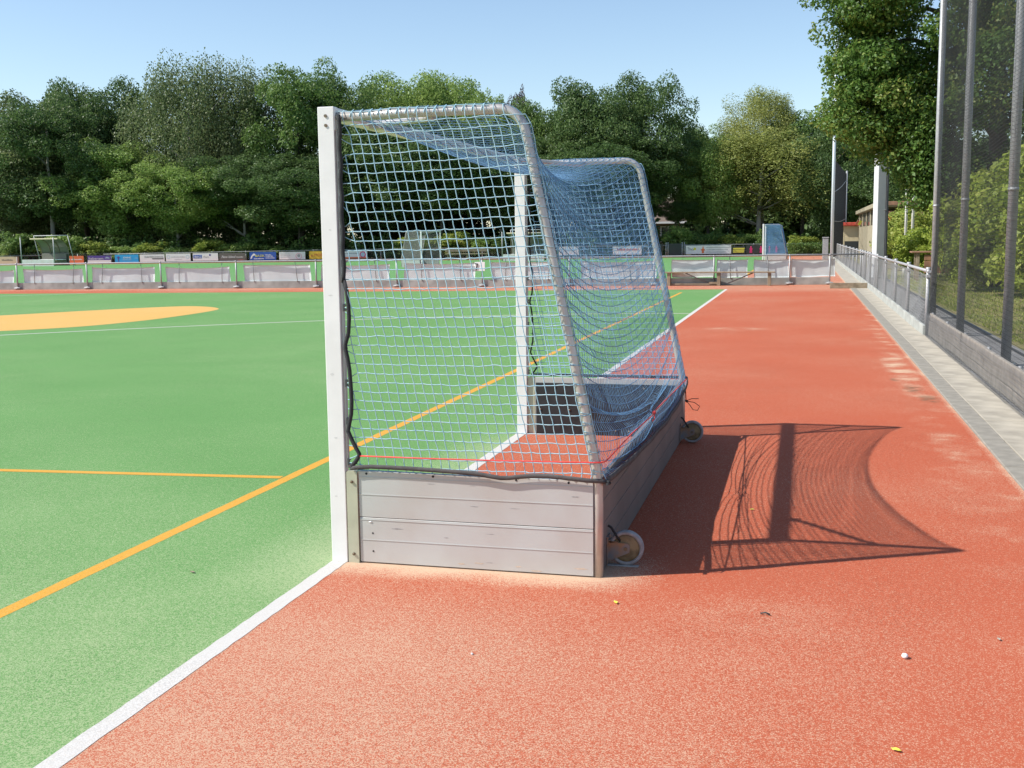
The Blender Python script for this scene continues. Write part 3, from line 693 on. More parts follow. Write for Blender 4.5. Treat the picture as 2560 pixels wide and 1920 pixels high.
T(395, 112, 90, 1.5, 190, 3, 'grey', 'birchbark', 'birch_tree', 'tallest wispy grey green birch of the tree line')
T(375, 345, 85, 2.0, 150, 1, 'lite', 'birchbark', 'maple_tree', 'broad fresh green tree standing in front of the tallest birch')
T(510, 122, 91, 2.0, 170, 3, 'grey', 'birchbark', 'birch_tree', 'second wispy birch right of the tallest one, with a pale split trunk')
T(520, 330, 86, 3.0, 170, 0, 'oak', 'birchbark', 'alder_tree', 'shady alder with a pale trunk between the birches')
T(640, 128, 90, 2.0, 190, 4, 'mid', 'bark', 'poplar_tree', 'tall mid green poplar left of the white goal post')
T(735, 138, 92, 2.0, 150, 1, 'mid', 'bark', 'poplar_tree', 'mid green poplar directly behind the top of the white post')
T(640, 330, 85, 1.5, 190, 4, 'oak', 'bark', 'hazel_tree', 'low dark hazel left of the white post under the poplar')
T(860, 142, 96, 4.0, 170, 1, 'lite', 'bark', 'oak_tree', 'pale green oak above the goal crossbar, left of two alike')
T(965, 145, 97, 4.0, 160, 0, 'lite', 'bark', 'oak_tree', 'pale green oak above the goal top tube, right of two alike')
T(830, 230, 88, 2.0, 200, 0, 'oak', 'bark', 'alder_tree', 'dark alder seen through the upper left of the goal side net')
T(950, 250, 87, 2.5, 200, 4, 'oak', 'bark', 'alder_tree', 'dark alder seen through the middle of the goal side net')
T(1042, 182, 92, 3.0, 110, 4, 'lite', 'bark', 'lime_tree', 'small yellowish lime tree left of the purple tree')
T(1112, 182, 96, 4.0, 85, 5, 'purple', 'bark', 'plum_tree', 'sparse purple leaved tree poking up behind the goal bend')
T(1080, 255, 87, 2.0, 170, 1, 'oak', 'birchbark', 'alder_tree', 'shaded alder with pale trunk seen beside the far goal post')
T(1165, 208, 91, 2.5, 120, 0, 'mid', 'bark', 'maple_tree', 'mid green maple between the purple tree and the big dark oak')
T(1275, 165, 87, 3.0, 160, 0, 'oak', 'bark', 'oak_tree', 'big dark oak with sky holes over the sagging goal net, left part of the pair')
T(1385, 140, 88, 2.5, 160, 1, 'oak', 'bark', 'oak_tree', 'tallest dark oak right of the goal net against the sky')
T(1325, 270, 85, 3.0, 210, 4, 'oak', 'bark', 'oak_tree', 'low spreading dark oak in front of the big pair of oaks')
T(1500, 262, 92, 3.0, 115, 4, 'lite', 'bark', 'maple_tree', 'light green maple in the dip between dark oak and olive birch')
T(1462, 430, 86, 2.6, 70, 1, 'oak', 'bark', 'hazel_tree', 'dark hazel beside the little house')
T(1530, 292, 87, 1.5, 110, 0, 'lite', 'bark', 'maple_tree', 'fresh green maple left of the olive birch')
T(1648, 182, 90, 7.0, 135, 3, 'birch', 'birchbark', 'birch_tree', 'rounded top of the olive green weeping birch stand')
T(1640, 265, 87, 3.5, 225, 3, 'birch', 'birchbark', 'birch_tree', 'olive yellow weeping birch behind the second blue goal', trunk_r=.26)
T(1740, 225, 89, 3.0, 150, 4, 'mid', 'bark', 'alder_tree', 'dark green alder between the olive birch and the net mast')
T(1810, 250, 84, 0.5, 120, 1, 'oak', 'bark', 'alder_tree', 'deeply shaded alder behind the tall net poles')
T(1900, 300, 92, 1.0, 180, 0, 'oak', 'bark', 'oak_tree', 'dark oak behind the clubhouse roof')
T(2020, 300, 80, 0.5, 200, 1, 'oak', 'bark', 'oak_tree', 'dark oak behind the clubhouse canopy')
# the depth of the wood behind the front trees, past counting
mass = []
for i in range(60):
    x = -84+i*1.72; y = 99+.22*x+random.uniform(0, 5)
    if -12.5 < x < -8.0: continue
    mass.append((x, y, random.uniform(8.0, 10)))
Cw = []; Rw = []
for x, y, h in mass:
    for _ in range(44):
        Cw.append((x+random.gauss(0, 1.3), y+random.gauss(0, 1.2), random.uniform(-0.2, h))); Rw.append(random.uniform(.7, 1.3))
for x in np.arange(3, 22, 1.2):
    for _ in range(30):
        Cw.append((x+random.gauss(0, 1.0), 100+random.gauss(0, 1.2), random.uniform(-0.2, 9))); Rw.append(random.uniform(.8, 1.4))
wm = leaf_mesh('far_wood', np.array(Cw), np.array(Rw), 60, 0.26, 77); wm.materials.append(LF['oak'])
tag(link('far_wood', wm), None, None, None, 'stuff')
Cw = []; Rw = []
for i in range(300):                       # nettles and brambles under the trees
    x = random.uniform(-66, 3); yy_ = random.uniform(0, 4.5); zt_ = random.uniform(.7, 1.7)+.3*yy_*random.random()
    for kz in range(3): Cw.append((x+random.gauss(0, .12), 82.6+.25*x+yy_, zt_*(kz+.4)/3+.1)); Rw.append(random.uniform(.28, .5))
um = leaf_mesh('undergrowth', np.array(Cw), np.array(Rw), 62, 0.11, 78, flat=1.2); um.materials.append(LF['mid'])
tag(link('undergrowth', um), None, None, None, 'stuff')
# shrubs along the far fence
SH = [crown_mesh('foliage', 21+i, 1.0, 1.0, 60, 110, 0.055, (.16, .34), bumps=7) for i in range(2)]
for s_ in SH: s_.materials.append(LF['bush'])
shrubs = [(10, 545, 70, 'bush', 'sunlit yellow green shrub behind the cream board'), (40, 500, 90, 'mid', 'tall mid green shrub left of the left dugout'), (128, 500, 75, 'lite', 'light green shrub rising behind the left dugout roof'),
 (205, 520, 70, 'bush', 'sunlit shrub above the orange board'), (262, 528, 75, 'lite', 'pale shrub above the purple and white board'), (330, 522, 80, 'bush', 'yellow green shrub above the white dance school board'),
 (395, 530, 70, 'mid', 'mid green shrub above the plain white board with blue rings'), (455, 515, 75, 'bush', 'upright yellow green shrub above the white and blue board'), (520, 520, 70, 'lite', 'light shrub above the grey brown board'), (590, 530, 80, 'mid', 'shaded shrub above the blue and yellow board'),
 (660, 530, 70, 'mid', 'shaded shrub above the board with the pink ring'), (860, 520, 70, 'mid', 'small shrub just left of the grey net goal'), (905, 505, 95, 'bush', 'bushy sunlit shrub right of the grey net goal'), (985, 500, 85, 'bush', 'tall sunlit shrub seen through the middle of the side net'), (1060, 505, 80, 'lite', 'light shrub left of the far goal post'),
 (1470, 488, 60, 'lite', 'light green shrub right of the little house'), (1520, 500, 70, 'mid', 'mid green shrub above the white board with the orange figure'), (1575, 505, 65, 'bush', 'yellow green shrub above the yellow lettered board'), (1620, 500, 60, 'mid', 'mid green shrub left of the second blue goal'), (1735, 508, 75, 'bush', 'sunlit shrub right of the second blue goal'), (1790, 520, 60, 'mid', 'dark shrub at the foot of the tall net pole')]
for i, (u, v, w_, lm, lab) in enumerate(shrubs):
    p = at(u*q, v*q, 83.0, .25); d = np.linalg.norm(p[:2]-CP[:2]); rx = w_*q/2/FPX*d*1.15
    o = bpy.data.objects.new('shrub', SH[i % 2]); COL.objects.link(o); obmat(o, LF[lm])
    hh = p[2]+0.05; o.location = (p[0], p[1], hh*.48); o.scale = (rx, rx*.8, hh*.5); o.rotation_euler = (0, 0, random.uniform(0, 6)); tag(o, lab, 'shrub', 'shrubs along the far fence')
# clipped hedge right of the second goal
Ch = np.array([(x, 80.3+.25*x+random.uniform(-.25, .25), z) for x in np.arange(1.2, 4.4, .22) for z in np.arange(.15, 1.0, .22)])
hm = leaf_mesh('clipped_hedge', Ch, np.full(len(Ch), .24), 60, .06, 5); hm.materials.append(LF['mid'])
tag(link('clipped_hedge', hm), 'low clipped hedge behind the fence right of the second blue goal', 'hedge')

# near oak hanging over the right side
def near_oak():
    t = empty('oak_tree', (7.6, 30.5, -0.02)); tag(t, 'large sunlit oak overhanging the tall safety net at the right', 'tree')
    g = np.random.default_rng(31); C = []
    spec = [((6.9, 29, 9.8), (4.3, 3.2, 3.6), 150), ((6.0, 28.5, 6.3), (3.1, 2.4, 2.4), 95), ((4.4, 28, 5.2), (1.7, 1.5, 1.5), 34), ((3.7, 28, 8.2), (1.5, 1.3, .8), 22), ((3.3, 28, 6.3), (.75, .8, .35), 6), ((3.9, 28.3, 5.0), (1.2, 1.1, 1.2), 34), ((4.9, 28.3, 4.7), (1.2, 1.0, 1.3), 34), ((5.7, 27.6, 2.9), (.8, .8, .7), 20), ((5.0, 28, 3.8), (.8, .8, .9), 14), ((5.9, 27.5, 3.7), (1.1, 1.0, 1.3), 34), ((3.7, 28.3, 7.2), (1.1, 1.0, 1.3), 26), ((9.0, 27, 5.6), (3.0, 2.4, 3.0), 90), ((10.5, 29, 8.5), (4, 3, 4), 110)]
    for c, r, n in spec:
        d = g.normal(size=(n, 3)); d /= np.linalg.norm(d, axis=1)[:, None]; C.append(np.array(c)+d*np.array(r)*(g.random(n)**.4)[:, None])
    C = np.concatenate(C); me = leaf_mesh('crown', C, g.uniform(.26, .66, len(C)), 270, .054, 33, flat=.75); me.materials.append(LF['near'])
    o = link('crown', me, None, t, (-7.6, -30.5, 0.02))
    mb = MB(); mb.tube([(0, 0, 0), (.05, 0, 2), (0, .1, 4.5), (-.1, 0, 7), (-.2, -.2, 10)], [.34, .27, .24, .18, .09], 12)
    for a, z, ln in ((3.1, 3.6, 3.2), (2.6, 5, 3.4), (3.5, 6.2, 3.6), (.4, 4.6, 3), (5.2, 5.5, 2.8), (4.2, 4.2, 2.6), (2.9, 7.2, 2.8)):
        mb.tube([(0, 0, z), (math.cos(a)*ln*.4, math.sin(a)*ln*.3, z+.5), (math.cos(a)*ln*.75, math.sin(a)*ln*.5, z+.9), (math.cos(a)*ln, math.sin(a)*ln*.6, z+.8)], [.12, .09, .06, .03], 8)
    mb.build('trunk', M['bark'], t)
near_oak()
# shrubs behind the safety net
BS = [crown_mesh('foliage', 41+i, 1.0, 1.0, 110, 150, 0.036, (.13, .28), bumps=8) for i in range(2)]
for s_ in BS: s_.materials.append(LF['bush'])
for i, (x, y, r, h, lab) in enumerate([(7.4, 19.5, 1.7, 3.6, 'yellow green shrub behind the nearest tall net pole'), (7.9, 25, 2.1, 4.2, 'dense sunlit shrub between the two nearest net poles'), (6.7, 27.5, 1.1, 2.9, 'slim shrub behind the third net pole'),
        (9.3, 21.5, 1.8, 4.2, 'tallest shrub at the right edge of the lawn'), (8.0, 15.5, 1.7, 3.4, 'shrub at the very right edge behind the net'), (6.6, 38, 1.2, 2.0, 'bright low shrub right of the planter'), (9.5, 33, 2.2, 3.8, 'broad shrub behind the clubhouse canopy post'), (7.3, 46, 2.2, 2.9, 'mid green shrub seen under the canopy')]):
    o = bpy.data.objects.new('shrub', BS[i % 2]); COL.objects.link(o); obmat(o, LF['sunbush' if i < 6 else 'bush']); o.location = (x, y, h*.47); o.scale = (r, r, h*.5); o.rotation_euler = (0, 0, i*1.7); tag(o, lab, 'shrub', 'shrubs on the lawn behind the safety net')
# tufts of grass on the lawn
tu = []
g = np.random.default_rng(8); n = 26000
px = 5.2+g.random(n)**1.3*8; py = 6+g.random(n)*34; hh = .03+.06*g.random(n); a = g.random(n)*6.28; wv = .008
lean = g.normal(0, .03, (n, 2))
V = np.stack([np.stack([px-np.cos(a)*wv, py-np.sin(a)*wv, np.full(n, -.012)], 1), np.stack([px+np.cos(a)*wv, py+np.sin(a)*wv, np.full(n, -.012)], 1), np.stack([px+lean[:, 0], py+lean[:, 1], hh], 1)], 1).reshape(-1, 3)
gm = mesh_np('lawn_grass', V, np.arange(3*n).reshape(-1, 3)); gm.materials.append(LF['bush']); link('lawn_grass', gm)['kind'] = 'stuff'

# ------------------------------------------------------------------ fences
def chain_link(name, A, B, z0, z1, parent, m, pitch=0.07, r=0.0016, every=1.0):
    A = np.array(A, float); B = np.array(B, float); L = np.linalg.norm(B-A); d = (B-A)/L; H = z1-z0; lines = []
    n = int((L+H)/pitch)
    for i in range(n):
        s0 = i*pitch-H
        for sg in (0, 1):
            a0, a1 = (s0, s0+H) ; zz0, zz1 = (z0, z1) if sg == 0 else (z1, z0)
            lo, hi = max(a0, 0), min(a1, L)
            if hi-lo < 0.02: continue
            f0 = (lo-a0)/H; f1 = (hi-a0)/H
            p = A+d*lo; q_ = A+d*hi
            lines.append(np.array([(p[0], p[1]+(sg-.5)*r*2, zz0+(zz1-zz0)*f0), (q_[0], q_[1]+(sg-.5)*r*2, zz0+(zz1-zz0)*f1)]))
    V, F = tubes_np(lines, r, 3); o = link(name, mesh_np(name, V, F), m, parent); return o
k1 = 0.125; a1 = math.atan(k1)
def P1(u, v=None, off=0.0, z=None):
    p = at(u, v if v else 690, 31.3+off, k1); return p
fence1 = empty('chain_link_fence', (0, 31.3, 0)); tag(fence1, 'waist high chain link fence with top rail between the two pitches', 'fence')
FX0, FX1 = -27.4, 4.06
def ch(o, par=fence1):       # parts are modelled in world coordinates; hang them on the thing
    o.location = o.location-par.location; return o
postsu = [44, 218.8, 403.5, 592, 791.3, 992.4, 1206, 1424, 1636, 1785, 1974, 2074]
pxs = [float(P1(u)[0]) for u in postsu]; pxs = [-26.9]+pxs
pm = None
for x in pxs:
    if pm is None:
        mb = MB().tube([(0, 0, 0.0), (0, 0, 0.93)], 0.026, 12); mb.tube([(0, 0, .9), (0, 0, .96)], 0.031, 12); mb.box(-.04, .04, -.035, .035, 0.05, 0.10, .006)
        o = mb.build('post', M['galv'], fence1, (x, FY(x)-31.3-.03, 0)); pm = o.data
        mb = MB().box(-.11, .11, -.05, .03, .02, .085, .01); mb.tube([(-.09, -.06, .05), (.09, -.06, .05)], .018, 8); cl = mb.build('foot_clamp', M['galv'], o).data
    else:
        o = link('post', pm, M['galv'], fence1, (x, FY(x)-31.3-.03, 0)); o.scale = (1, 1, float(np.interp(x, (-27, -21, -10, 3), (.93, .96, .985, 1)))); link('foot_clamp', cl, M['galv'], o)
MB().tube([(x, FY(x)-31.3-.03, float(np.interp(x, (-27, -21, -10, 3), (.855, .885, .915, .94)))) for x in np.linspace(FX0, FX1, 14)], 0.024, 10).build('top_rail', M['galv'], fence1)
for a, b in zip(pxs[:-1], pxs[1:]):
    MB().box(0.01, math.hypot(b-a, (b-a)*k1)-0.01, -.02, .025, 0, .235, .004).build('gravel_board', M['conc_board'], fence1, (a, FY(a)-31.3+.015, 0), (0, 0, a1))
    for t in (random.uniform(.2, .3), random.uniform(.7, .82)):
        if b-a > 2:
            x = a+(b-a)*t; dx = random.uniform(-.04, .04)
            MB().tube([(x-dx, FY(x)-31.3-.012, .90), (x+dx, FY(x)-31.3-.012, .20)], .011, 6).build('stake', M['galv_dark'], fence1)
chain_link('mesh', (FX0, FY(FX0)-31.3, 0), (FX1, FY(FX1)-31.3, 0), .22, .92, fence1, M['galv'], r=.0010)
ch(MB().box(2.98, 4.02, 28.56+.5, 28.63+.5, 0.0, .16, .006).build('loose_plank', M['wood'], fence1))
# mesh banners hung on its far side
ban = [(-80, 33, 676, 714, 'cut off at the left edge of the picture'), (57, 206, 672, 711, 'first full one from the left'), (229, 385, 667.5, 708.5, 'under the purple and cyan boards'), (414, 574, 666.5, 706.5, 'stained one left of the white goal post'), (609, 776, 662, 705.5, 'just left of the white goal post'),
       (803, 974, 661, 704, 'behind the near white post and grey goal'), (1010, 1188, 657, 701.5, 'seen through the middle of the side net'), (1228, 1392, 655, 699.5, 'behind the far goal post'), (1452, 1640, 652, 697, 'seen through the blue back net'), (1680, 1786, 648.5, 694, 'left one behind the bench'), (1793, 1870, 648.5, 694, 'narrow one behind the right half of the bench'), (1886, 1973, 648, 695, 'right of the bench end'), (1979, 2089, 646.5, 692, 'rightmost one at the fence end')]
for i, (u0, u1, v0, v1, lab) in enumerate(ban):
    a = P1(u0, v0, .05); b = P1(u1, v0, .05); c = P1(u0, v1, .05); zb = c[2]; zt = (a[2]+b[2])/2; Lb = float(np.hypot(b[0]-a[0], b[1]-a[1])); H = zt-zb
    nx, nz = 28, 10; vs = []; g = random.Random(i); ph = g.uniform(0, 6); sag = g.uniform(.0, .05) if i not in (3,) else .06
    for th in (0, .003):
        for iz in range(nz+1):
            for ix in range(nx+1):
                s_ = ix/nx; t = iz/nz
                vs.append((s_*Lb+(1-s_)*t*0.0+.02*math.sin(t*3+ph), .005*math.sin(9*s_+ph)+.003*math.sin(23*s_+3*t)+.012*t*math.sin(5*s_+2*ph)+th, t*H-sag*4*s_*(1-s_)*t**2+.012*math.sin(6*s_+ph)*(1-t)))
    n1 = (nx+1)*(nz+1); fs = []
    for iz in range(nz):
        for ix in range(nx):
            k = iz*(nx+1)+ix; fs.append((k, k+1, k+nx+2, k+nx+1)); fs.append((k+n1, k+nx+1+n1, k+nx+2+n1, k+1+n1))
    def edge(idx):
        for p_, r_ in zip(idx[:-1], idx[1:]): fs.append((p_, p_+n1, r_+n1, r_))
    edge([iz*(nx+1) for iz in range(nz+1)]); edge([nz*(nx+1)+ix for ix in range(nx+1)]); edge([iz*(nx+1)+nx for iz in range(nz, -1, -1)]); edge(list(range(nx, -1, -1)))
    o = link('mesh_banner', mesh_np('mesh_banner', vs, fs, True), M['banner'], None, (a[0], a[1], zb), (0, 0, a1))
    tag(o, 'white mesh banner on the middle fence, '+lab, 'banner', 'white banners on the middle fence')
    mb = MB()
    for ss in (0.02, .25, .5, .75, .98):
        mb.tube([(ss*Lb, -.02, H-.02), (ss*Lb, -.06, H+.03)], .004, 5)
    mb.build('cable_ties', M['galv_dark'], o)['kind'] = 'stuff'

# bench in front of the fence
bench = empty('bench', (-0.36, 31.0, 0)); tag(bench, 'long weathered plank bench with diagonal braces in front of the middle fence', 'bench')
MB().box(-1.75, 1.74, -.15, .14, .40, .44, .006).build('seat', M['wood'], bench)
for x in (-1.57, 0.0, 1.56):
    MB().box(x-.05, x+.05, -.11, .10, 0, .40, .006).build('leg', M['wood'], bench)
for x0, x1 in ((-1.05, -.28), (1.05, .28)):
    MB().tube([(x0, 0, .395), (x1, 0, .07)], .017, 6).build('brace', M['galv_dark'], bench)
MB().box(-1.55, -.05, -.05, -.02, .03, .07).build('foot_rail', M['wood'], bench)
MB().box(-.3, -.05, -.06, .05, .05, .12).build('brace_block', M['wood'], bench)

# far fence with its advertising boards
k2 = .25; a2 = math.atan(k2)
fence2 = empty('perimeter_fence', (0, 81.0, 0)); tag(fence2, 'long wire fence carrying the advertising boards below the trees', 'fence')
rp = [at(u, v, 80.97, k2) for u, v in ((-260, 645), (0, 641), (160, 637.5), (500, 631), (802, 625), (989, 622.3), (1693, 612.8), (1973, 609), (2060, 608.5))]
rpx = [p[0] for p in rp]; rpz = [p[2] for p in rp]
x = -70; pm = None
while x < 4.3:
    z = float(np.interp(x, rpx, rpz))
    o = MB().tube([(0, 0, 0), (0, 0, 1)], .03, 6).build('post', M['galv'], fence2, (x, k2*x, 0)) if pm is None else link('post', pm, M['galv'], fence2, (x, k2*x, 0))
    o.scale = (1, 1, z+.05); pm = o.data; x += 2.45
MB().tube([(x, k2*x-.03, float(np.interp(x, rpx, rpz))) for x in (-70, -62, -52.6)], .024, 6).build('top_rail', M['galv'], fence2)
MB().tube([(x, k2*x-.03, float(np.interp(x, rpx, rpz))) for x in (-48.5, -44, -38, -33, -28, -20, -10, -3, 4.3)], .022, 6).build('top_rail', M['galv'], fence2)
chain_link('mesh', (-70, -17.5, 0), (4.3, 1.07, 0), .02, .86, fence2, M['galv_dark'], pitch=.16, r=.003)
TXT = {}
def text(s, x, z, h, m, parent, y=-.034, w=None, shear=0.0, align='LEFT'):
    cu = bpy.data.curves.new('lettering', 'FONT'); cu.body = s; cu.size = h*1.35; cu.extrude = .002; cu.shear = shear; cu.align_x = align; cu.resolution_u = 2
    cu.materials.append(m); o = bpy.data.objects.new('lettering', cu); COL.objects.link(o); o.parent = parent; o.location = (x, y, z); o.rotation_euler = (pi/2, 0, 0)
    if w:
        bpy.context.view_layer.update(); d = o.dimensions.x
        if d > 0: o.scale = (w/d, 1, 1)
    bpy.context.view_layer.update(); me = bpy.data.meshes.new_from_object(o.evaluated_get(bpy.context.evaluated_depsgraph_get())); r = bpy.data.objects.new('lettering', me); COL.objects.link(r); r.parent = parent; r.location = o.location; r.rotation_euler = o.rotation_euler; r.scale = o.scale
    bpy.data.objects.remove(o); r.name = 'lettering'; return r
PC = {n: mat('print_'+n, c, .55) for n, c in dict(cream=(.62, .53, .34), orange=(.78, .19, .07), purple=(.10, .06, .28), cyan=(.03, .36, .72), blue=(.03, .10, .42), brown=(.13, .115, .10), yellow=(.80, .50, .05), pink=(.75, .42, .48), magenta=(.70, .03, .18), dark=(.035, .04, .04), grey=(.35, .35, .36), red=(.55, .08, .05), ltblue=(.45, .58, .68), teal=(.15, .42, .45), lime=(.72, .66, .08), char=(.10, .10, .10)).items()}
def board(u0, u1, v0, v1, m, label, frame=None):
    a = at(u0, v0, 80.9, k2); b = at(u1, v0, 80.9, k2); c = at(u0, v1, 80.9, k2); Lb = float(np.hypot(b[0]-a[0], b[1]-a[1])); H = a[2]-c[2]+.03
    t = empty('advertising_board', (a[0], a[1], c[2]-.03), a2); tag(t, label, 'sign', 'advertising boards on the far fence')
    MB().box(0, Lb, -.025, .01, 0, H, .004).build('panel', m, t)
    for s_ in (.15, .85): MB().tube([(s_*Lb, -.02, H-.01), (s_*Lb, .03, H+.06)], .006, 5).build('hanger', M['galv'], t)
    return t, Lb, H
def bars(t, Lb, x0, x1, z, H, h, m, n, seed=1):
    """a line of print too small to read: a row of small strokes"""
    mb = MB(); g = random.Random(seed); x = x0*Lb
    while x < x1*Lb:
        w_ = g.uniform(.03, .07); mb.box(x, min(x+w_, x1*Lb), -.029, -.0255, z*H, z*H+h*H*g.choice((.7, .7, 1))); x += w_+.018
    mb.build('small_print', m, t)['kind'] = 'stuff'
def disc(t, x, z, r, m, name='roundel', y=-.030, r2=None):
    mb = MB(); n = 24
    if r2:
        A = [mb.bm.verts.new((x+r*math.cos(2*pi*i/n), y, z+r*math.sin(2*pi*i/n))) for i in range(n)]; B = [mb.bm.verts.new((x+r2*math.cos(2*pi*i/n), y, z+r2*math.sin(2*pi*i/n))) for i in range(n)]
        for i in range(n): mb.bm.faces.new((A[i], B[i], B[(i+1) % n], A[(i+1) % n]))
    else: mb.bm.faces.new([mb.bm.verts.new((x+r*math.cos(2*pi*i/n), y, z+r*math.sin(2*pi*i/n))) for i in range(n)])
    return mb.build(name, m, t)
t, L_, H = board(-70, 43, 643, 659.5, PC['cream'], 'cream board with faint print in a wooden frame at the far left'); bars(t, L_, .66, .9, .45, H, .18, PC['brown'], 6, 3)
MB().box(L_-.06, L_+.0, -.03, -.0255, .02, H-.02).build('frame_edge', M['white'], t); MB().box(L_+.01, L_+.12, -.02, .02, 0, H).build('wooden_edge', M['wood_rd'], t)
t, L_, H = board(148, 209, 640.5, 657, PC['orange'], 'orange advertising board with a white disc between lines of print'); bars(t, L_, .05, .32, .42, H, .18, M['white'], 6, 4); bars(t, L_, .48, .94, .42, H, .18, M['white'], 6, 5); disc(t, L_*.39, H*.5, H*.2, M['white'])
t, L_, H = board(219, 277, 639.5, 656.5, PC['purple'], 'purple board with white lettering above a white band')
MB().box(0, L_, -.030, -.0255, .02, H*.38).build('white_band', M['white'], t); text('liabaram', L_*.04, H*.46, H*.34, M['white'], t, w=L_*.62, y=-.030); bars(t, L_, .74, .95, .6, H, .12, PC['ltblue'], 3, 6); bars(t, L_, .3, .7, .14, H, .1, PC['grey'], 3, 7)
MB().box(L_*.78, L_*.9, -.030, -.0255, H*.72, H*.8).build('logo', PC['ltblue'], t)
t, L_, H = board(287, 346, 637, 655, PC['cyan'], 'bright cyan blue board with white letters oec'); text('oec', L_*.34, H*.5, H*.36, M['white'], t, w=L_*.34, y=-.030); bars(t, L_, .32, .7, .28, H, .09, PC['ltblue'], 3, 8); bars(t, L_, .84, .97, .5, H, .09, PC['ltblue'], 3, 9)
MB().box(L_*.13, L_*.17, -.030, -.0255, H*.1, H*.8).box(L_*.08, L_*.22, -.031, -.0255, H*.55, H*.68).build('logo', PC['purple'], t)
t, L_, H = board(349.5, 411, 636.5, 653.5, M['white'], 'white board reading DAMSSCHOOL with a black strip under it'); text('DAMSSCHOOL', L_*.19, H*.55, H*.24, PC['char'], t, w=L_*.76, y=-.030); MB().box(L_*.5, L_*.96, -.030, -.0255, H*.33, H*.47).build('black_strip', PC['char'], t)
t, L_, H = board(414.5, 476, 634.5, 652, M['white'], 'white board with a pale blue ring at each end'); bars(t, L_, .22, .78, .5, H, .12, PC['grey'], 3, 10); bars(t, L_, .35, .65, .2, H, .08, PC['grey'], 3, 11)
for s_ in (.1, .88): disc(t, L_*s_, H*.55, H*.24, PC['ltblue'], y=-.030, r2=H*.17)
t, L_, H = board(482, 545, 633.5, 651, M['white'], 'white board with blue block letters and a purple dot'); MB().box(L_*.02, L_*.36, -.030, -.0255, H*.32, H*.78).build('blue_block', PC['blue'], t); text('BIG', L_*.06, H*.38, H*.32, M['white'], t, w=L_*.26, y=-.033); text('Port', L_*.42, H*.38, H*.28, PC['grey'], t, w=L_*.2, y=-.030); disc(t, L_*.68, H*.76, H*.13, PC['purple'])
t, L_, H = board(548, 613, 633, 650.5, PC['brown'], 'grey brown board reading New Island in white script'); text('New Island', L_*.08, H*.34, H*.36, M['white'], t, w=L_*.54, y=-.030, shear=.3); bars(t, L_, .66, .92, .4, H, .12, M['white'], 3, 12)
MB().box(L_*.72, L_*.92, -.030, -.0255, .01, H*.08).build('red_patch', PC['red'], t)
t, L_, H = board(624, 690, 630.5, 649, PC['blue'], 'blue board with yellow word and white hill logo'); text('BASIK', L_*.2, H*.38, H*.32, PC['lime'], t, w=L_*.36, y=-.033); bars(t, L_, .16, .54, .1, H, .12, M['white'], 3, 13)
for kk, zz in enumerate((.62, .48, .34, .18)): bars(t, L_, .6, .82+.04*kk, zz, H, .08, M['white'], 3, 14+kk)
mb = MB(); mb.bm.faces.new([mb.bm.verts.new((L_*a_, -.030, H*b_)) for a_, b_ in ((.02, .15), (.07, .15), (.12, .5), (.2, .6), (.26, .4), (.2, .8), (.14, .82), (.06, .5))][::-1]); mb.build('hill_logo', M['white'], t)
t, L_, H = board(698, 763, 630, 648, M['white'], 'white board with a big pink ring at its right end'); disc(t, L_*.75, H*.42, H*.42, PC['pink'], y=-.030, r2=H*.33); disc(t, L_*.75, H*.5, H*.2, PC['grey'])
for kk, zz in enumerate((.7, .5, .3)): bars(t, L_, .05, .42, zz, H, .06, PC['grey'], 3, 20+kk)
t, L_, H = board(773, 850, 628.5, 646.5, PC['yellow'], 'amber board reading MOEDT half hidden by the white goal post'); text('MOEDT', L_*.16, H*.34, H*.4, PC['red'], t, w=L_*.42, y=-.030); text('n', L_*.05, H*.25, H*.5, PC['red'], t, y=-.030)
t, L_, H = board(856, 918, 627, 645.5, M['white'], 'white board with orange foot strip and round logo behind the grey goal'); disc(t, L_*.82, H*.5, H*.4, PC['magenta'], y=-.030, r2=H*.28); disc(t, L_*.82, H*.5, H*.28, PC['ltblue']); MB().box(0, L_, -.030, -.0255, .01, H*.2).build('foot_strip', PC['orange'], t); bars(t, L_, .06, .6, .6, H, .12, PC['grey'], 3, 25)
t, L_, H = board(1398, 1447, 617.5, 637, M['white'], 'plain white board seen through the edge of the blue back net'); bars(t, L_, .2, .8, .5, H, .12, PC['grey'], 3, 26)
t, L_, H = board(1532, 1604, 616.5, 636, M['white'], 'white board with red lettering behind the blue back net'); bars(t, L_, .15, .9, .5, H, .25, PC['red'], 3, 27)
t, L_, H = board(1714, 1828, 614, 634.5, M['white'], 'long white board with black scribble and small orange figure'); text('7io', L_*.06, H*.42, H*.36, PC['char'], t, w=L_*.14, y=-.033, shear=-.4); disc(t, L_*.2, H*.6, H*.16, PC['lime'], y=-.0295)
mb = MB(); mb.box(L_*.355, L_*.405, -.030, -.0255, H*.1, H*.62); mb.box(L_*.335, L_*.425, -.031, -.0256, H*.42, H*.55); mb.box(L_*.37, L_*.395, -.030, -.0255, H*.62, H*.85); mb.build('figure_print', PC['orange'], t)
for kk, zz in enumerate((.72, .45, .18)): bars(t, L_, .45, .97-.04*kk, zz, H, .09, PC['grey'], 3, 30+kk)
t, L_, H = board(1831, 1863, 616, 633, PC['dark'], 'dark board with yellow lettering')
for kk, zz in enumerate((.62, .38, .14)): MB().box(L_*.05, L_*(.95-.02*kk), -.030, -.0255, H*zz, H*(zz+.17)).build('yellow_lettering', PC['lime'], t)
t, L_, H = board(1866, 1962, 613, 633.5, PC['dark'], 'dark board with magenta printed figures behind the second blue goal')
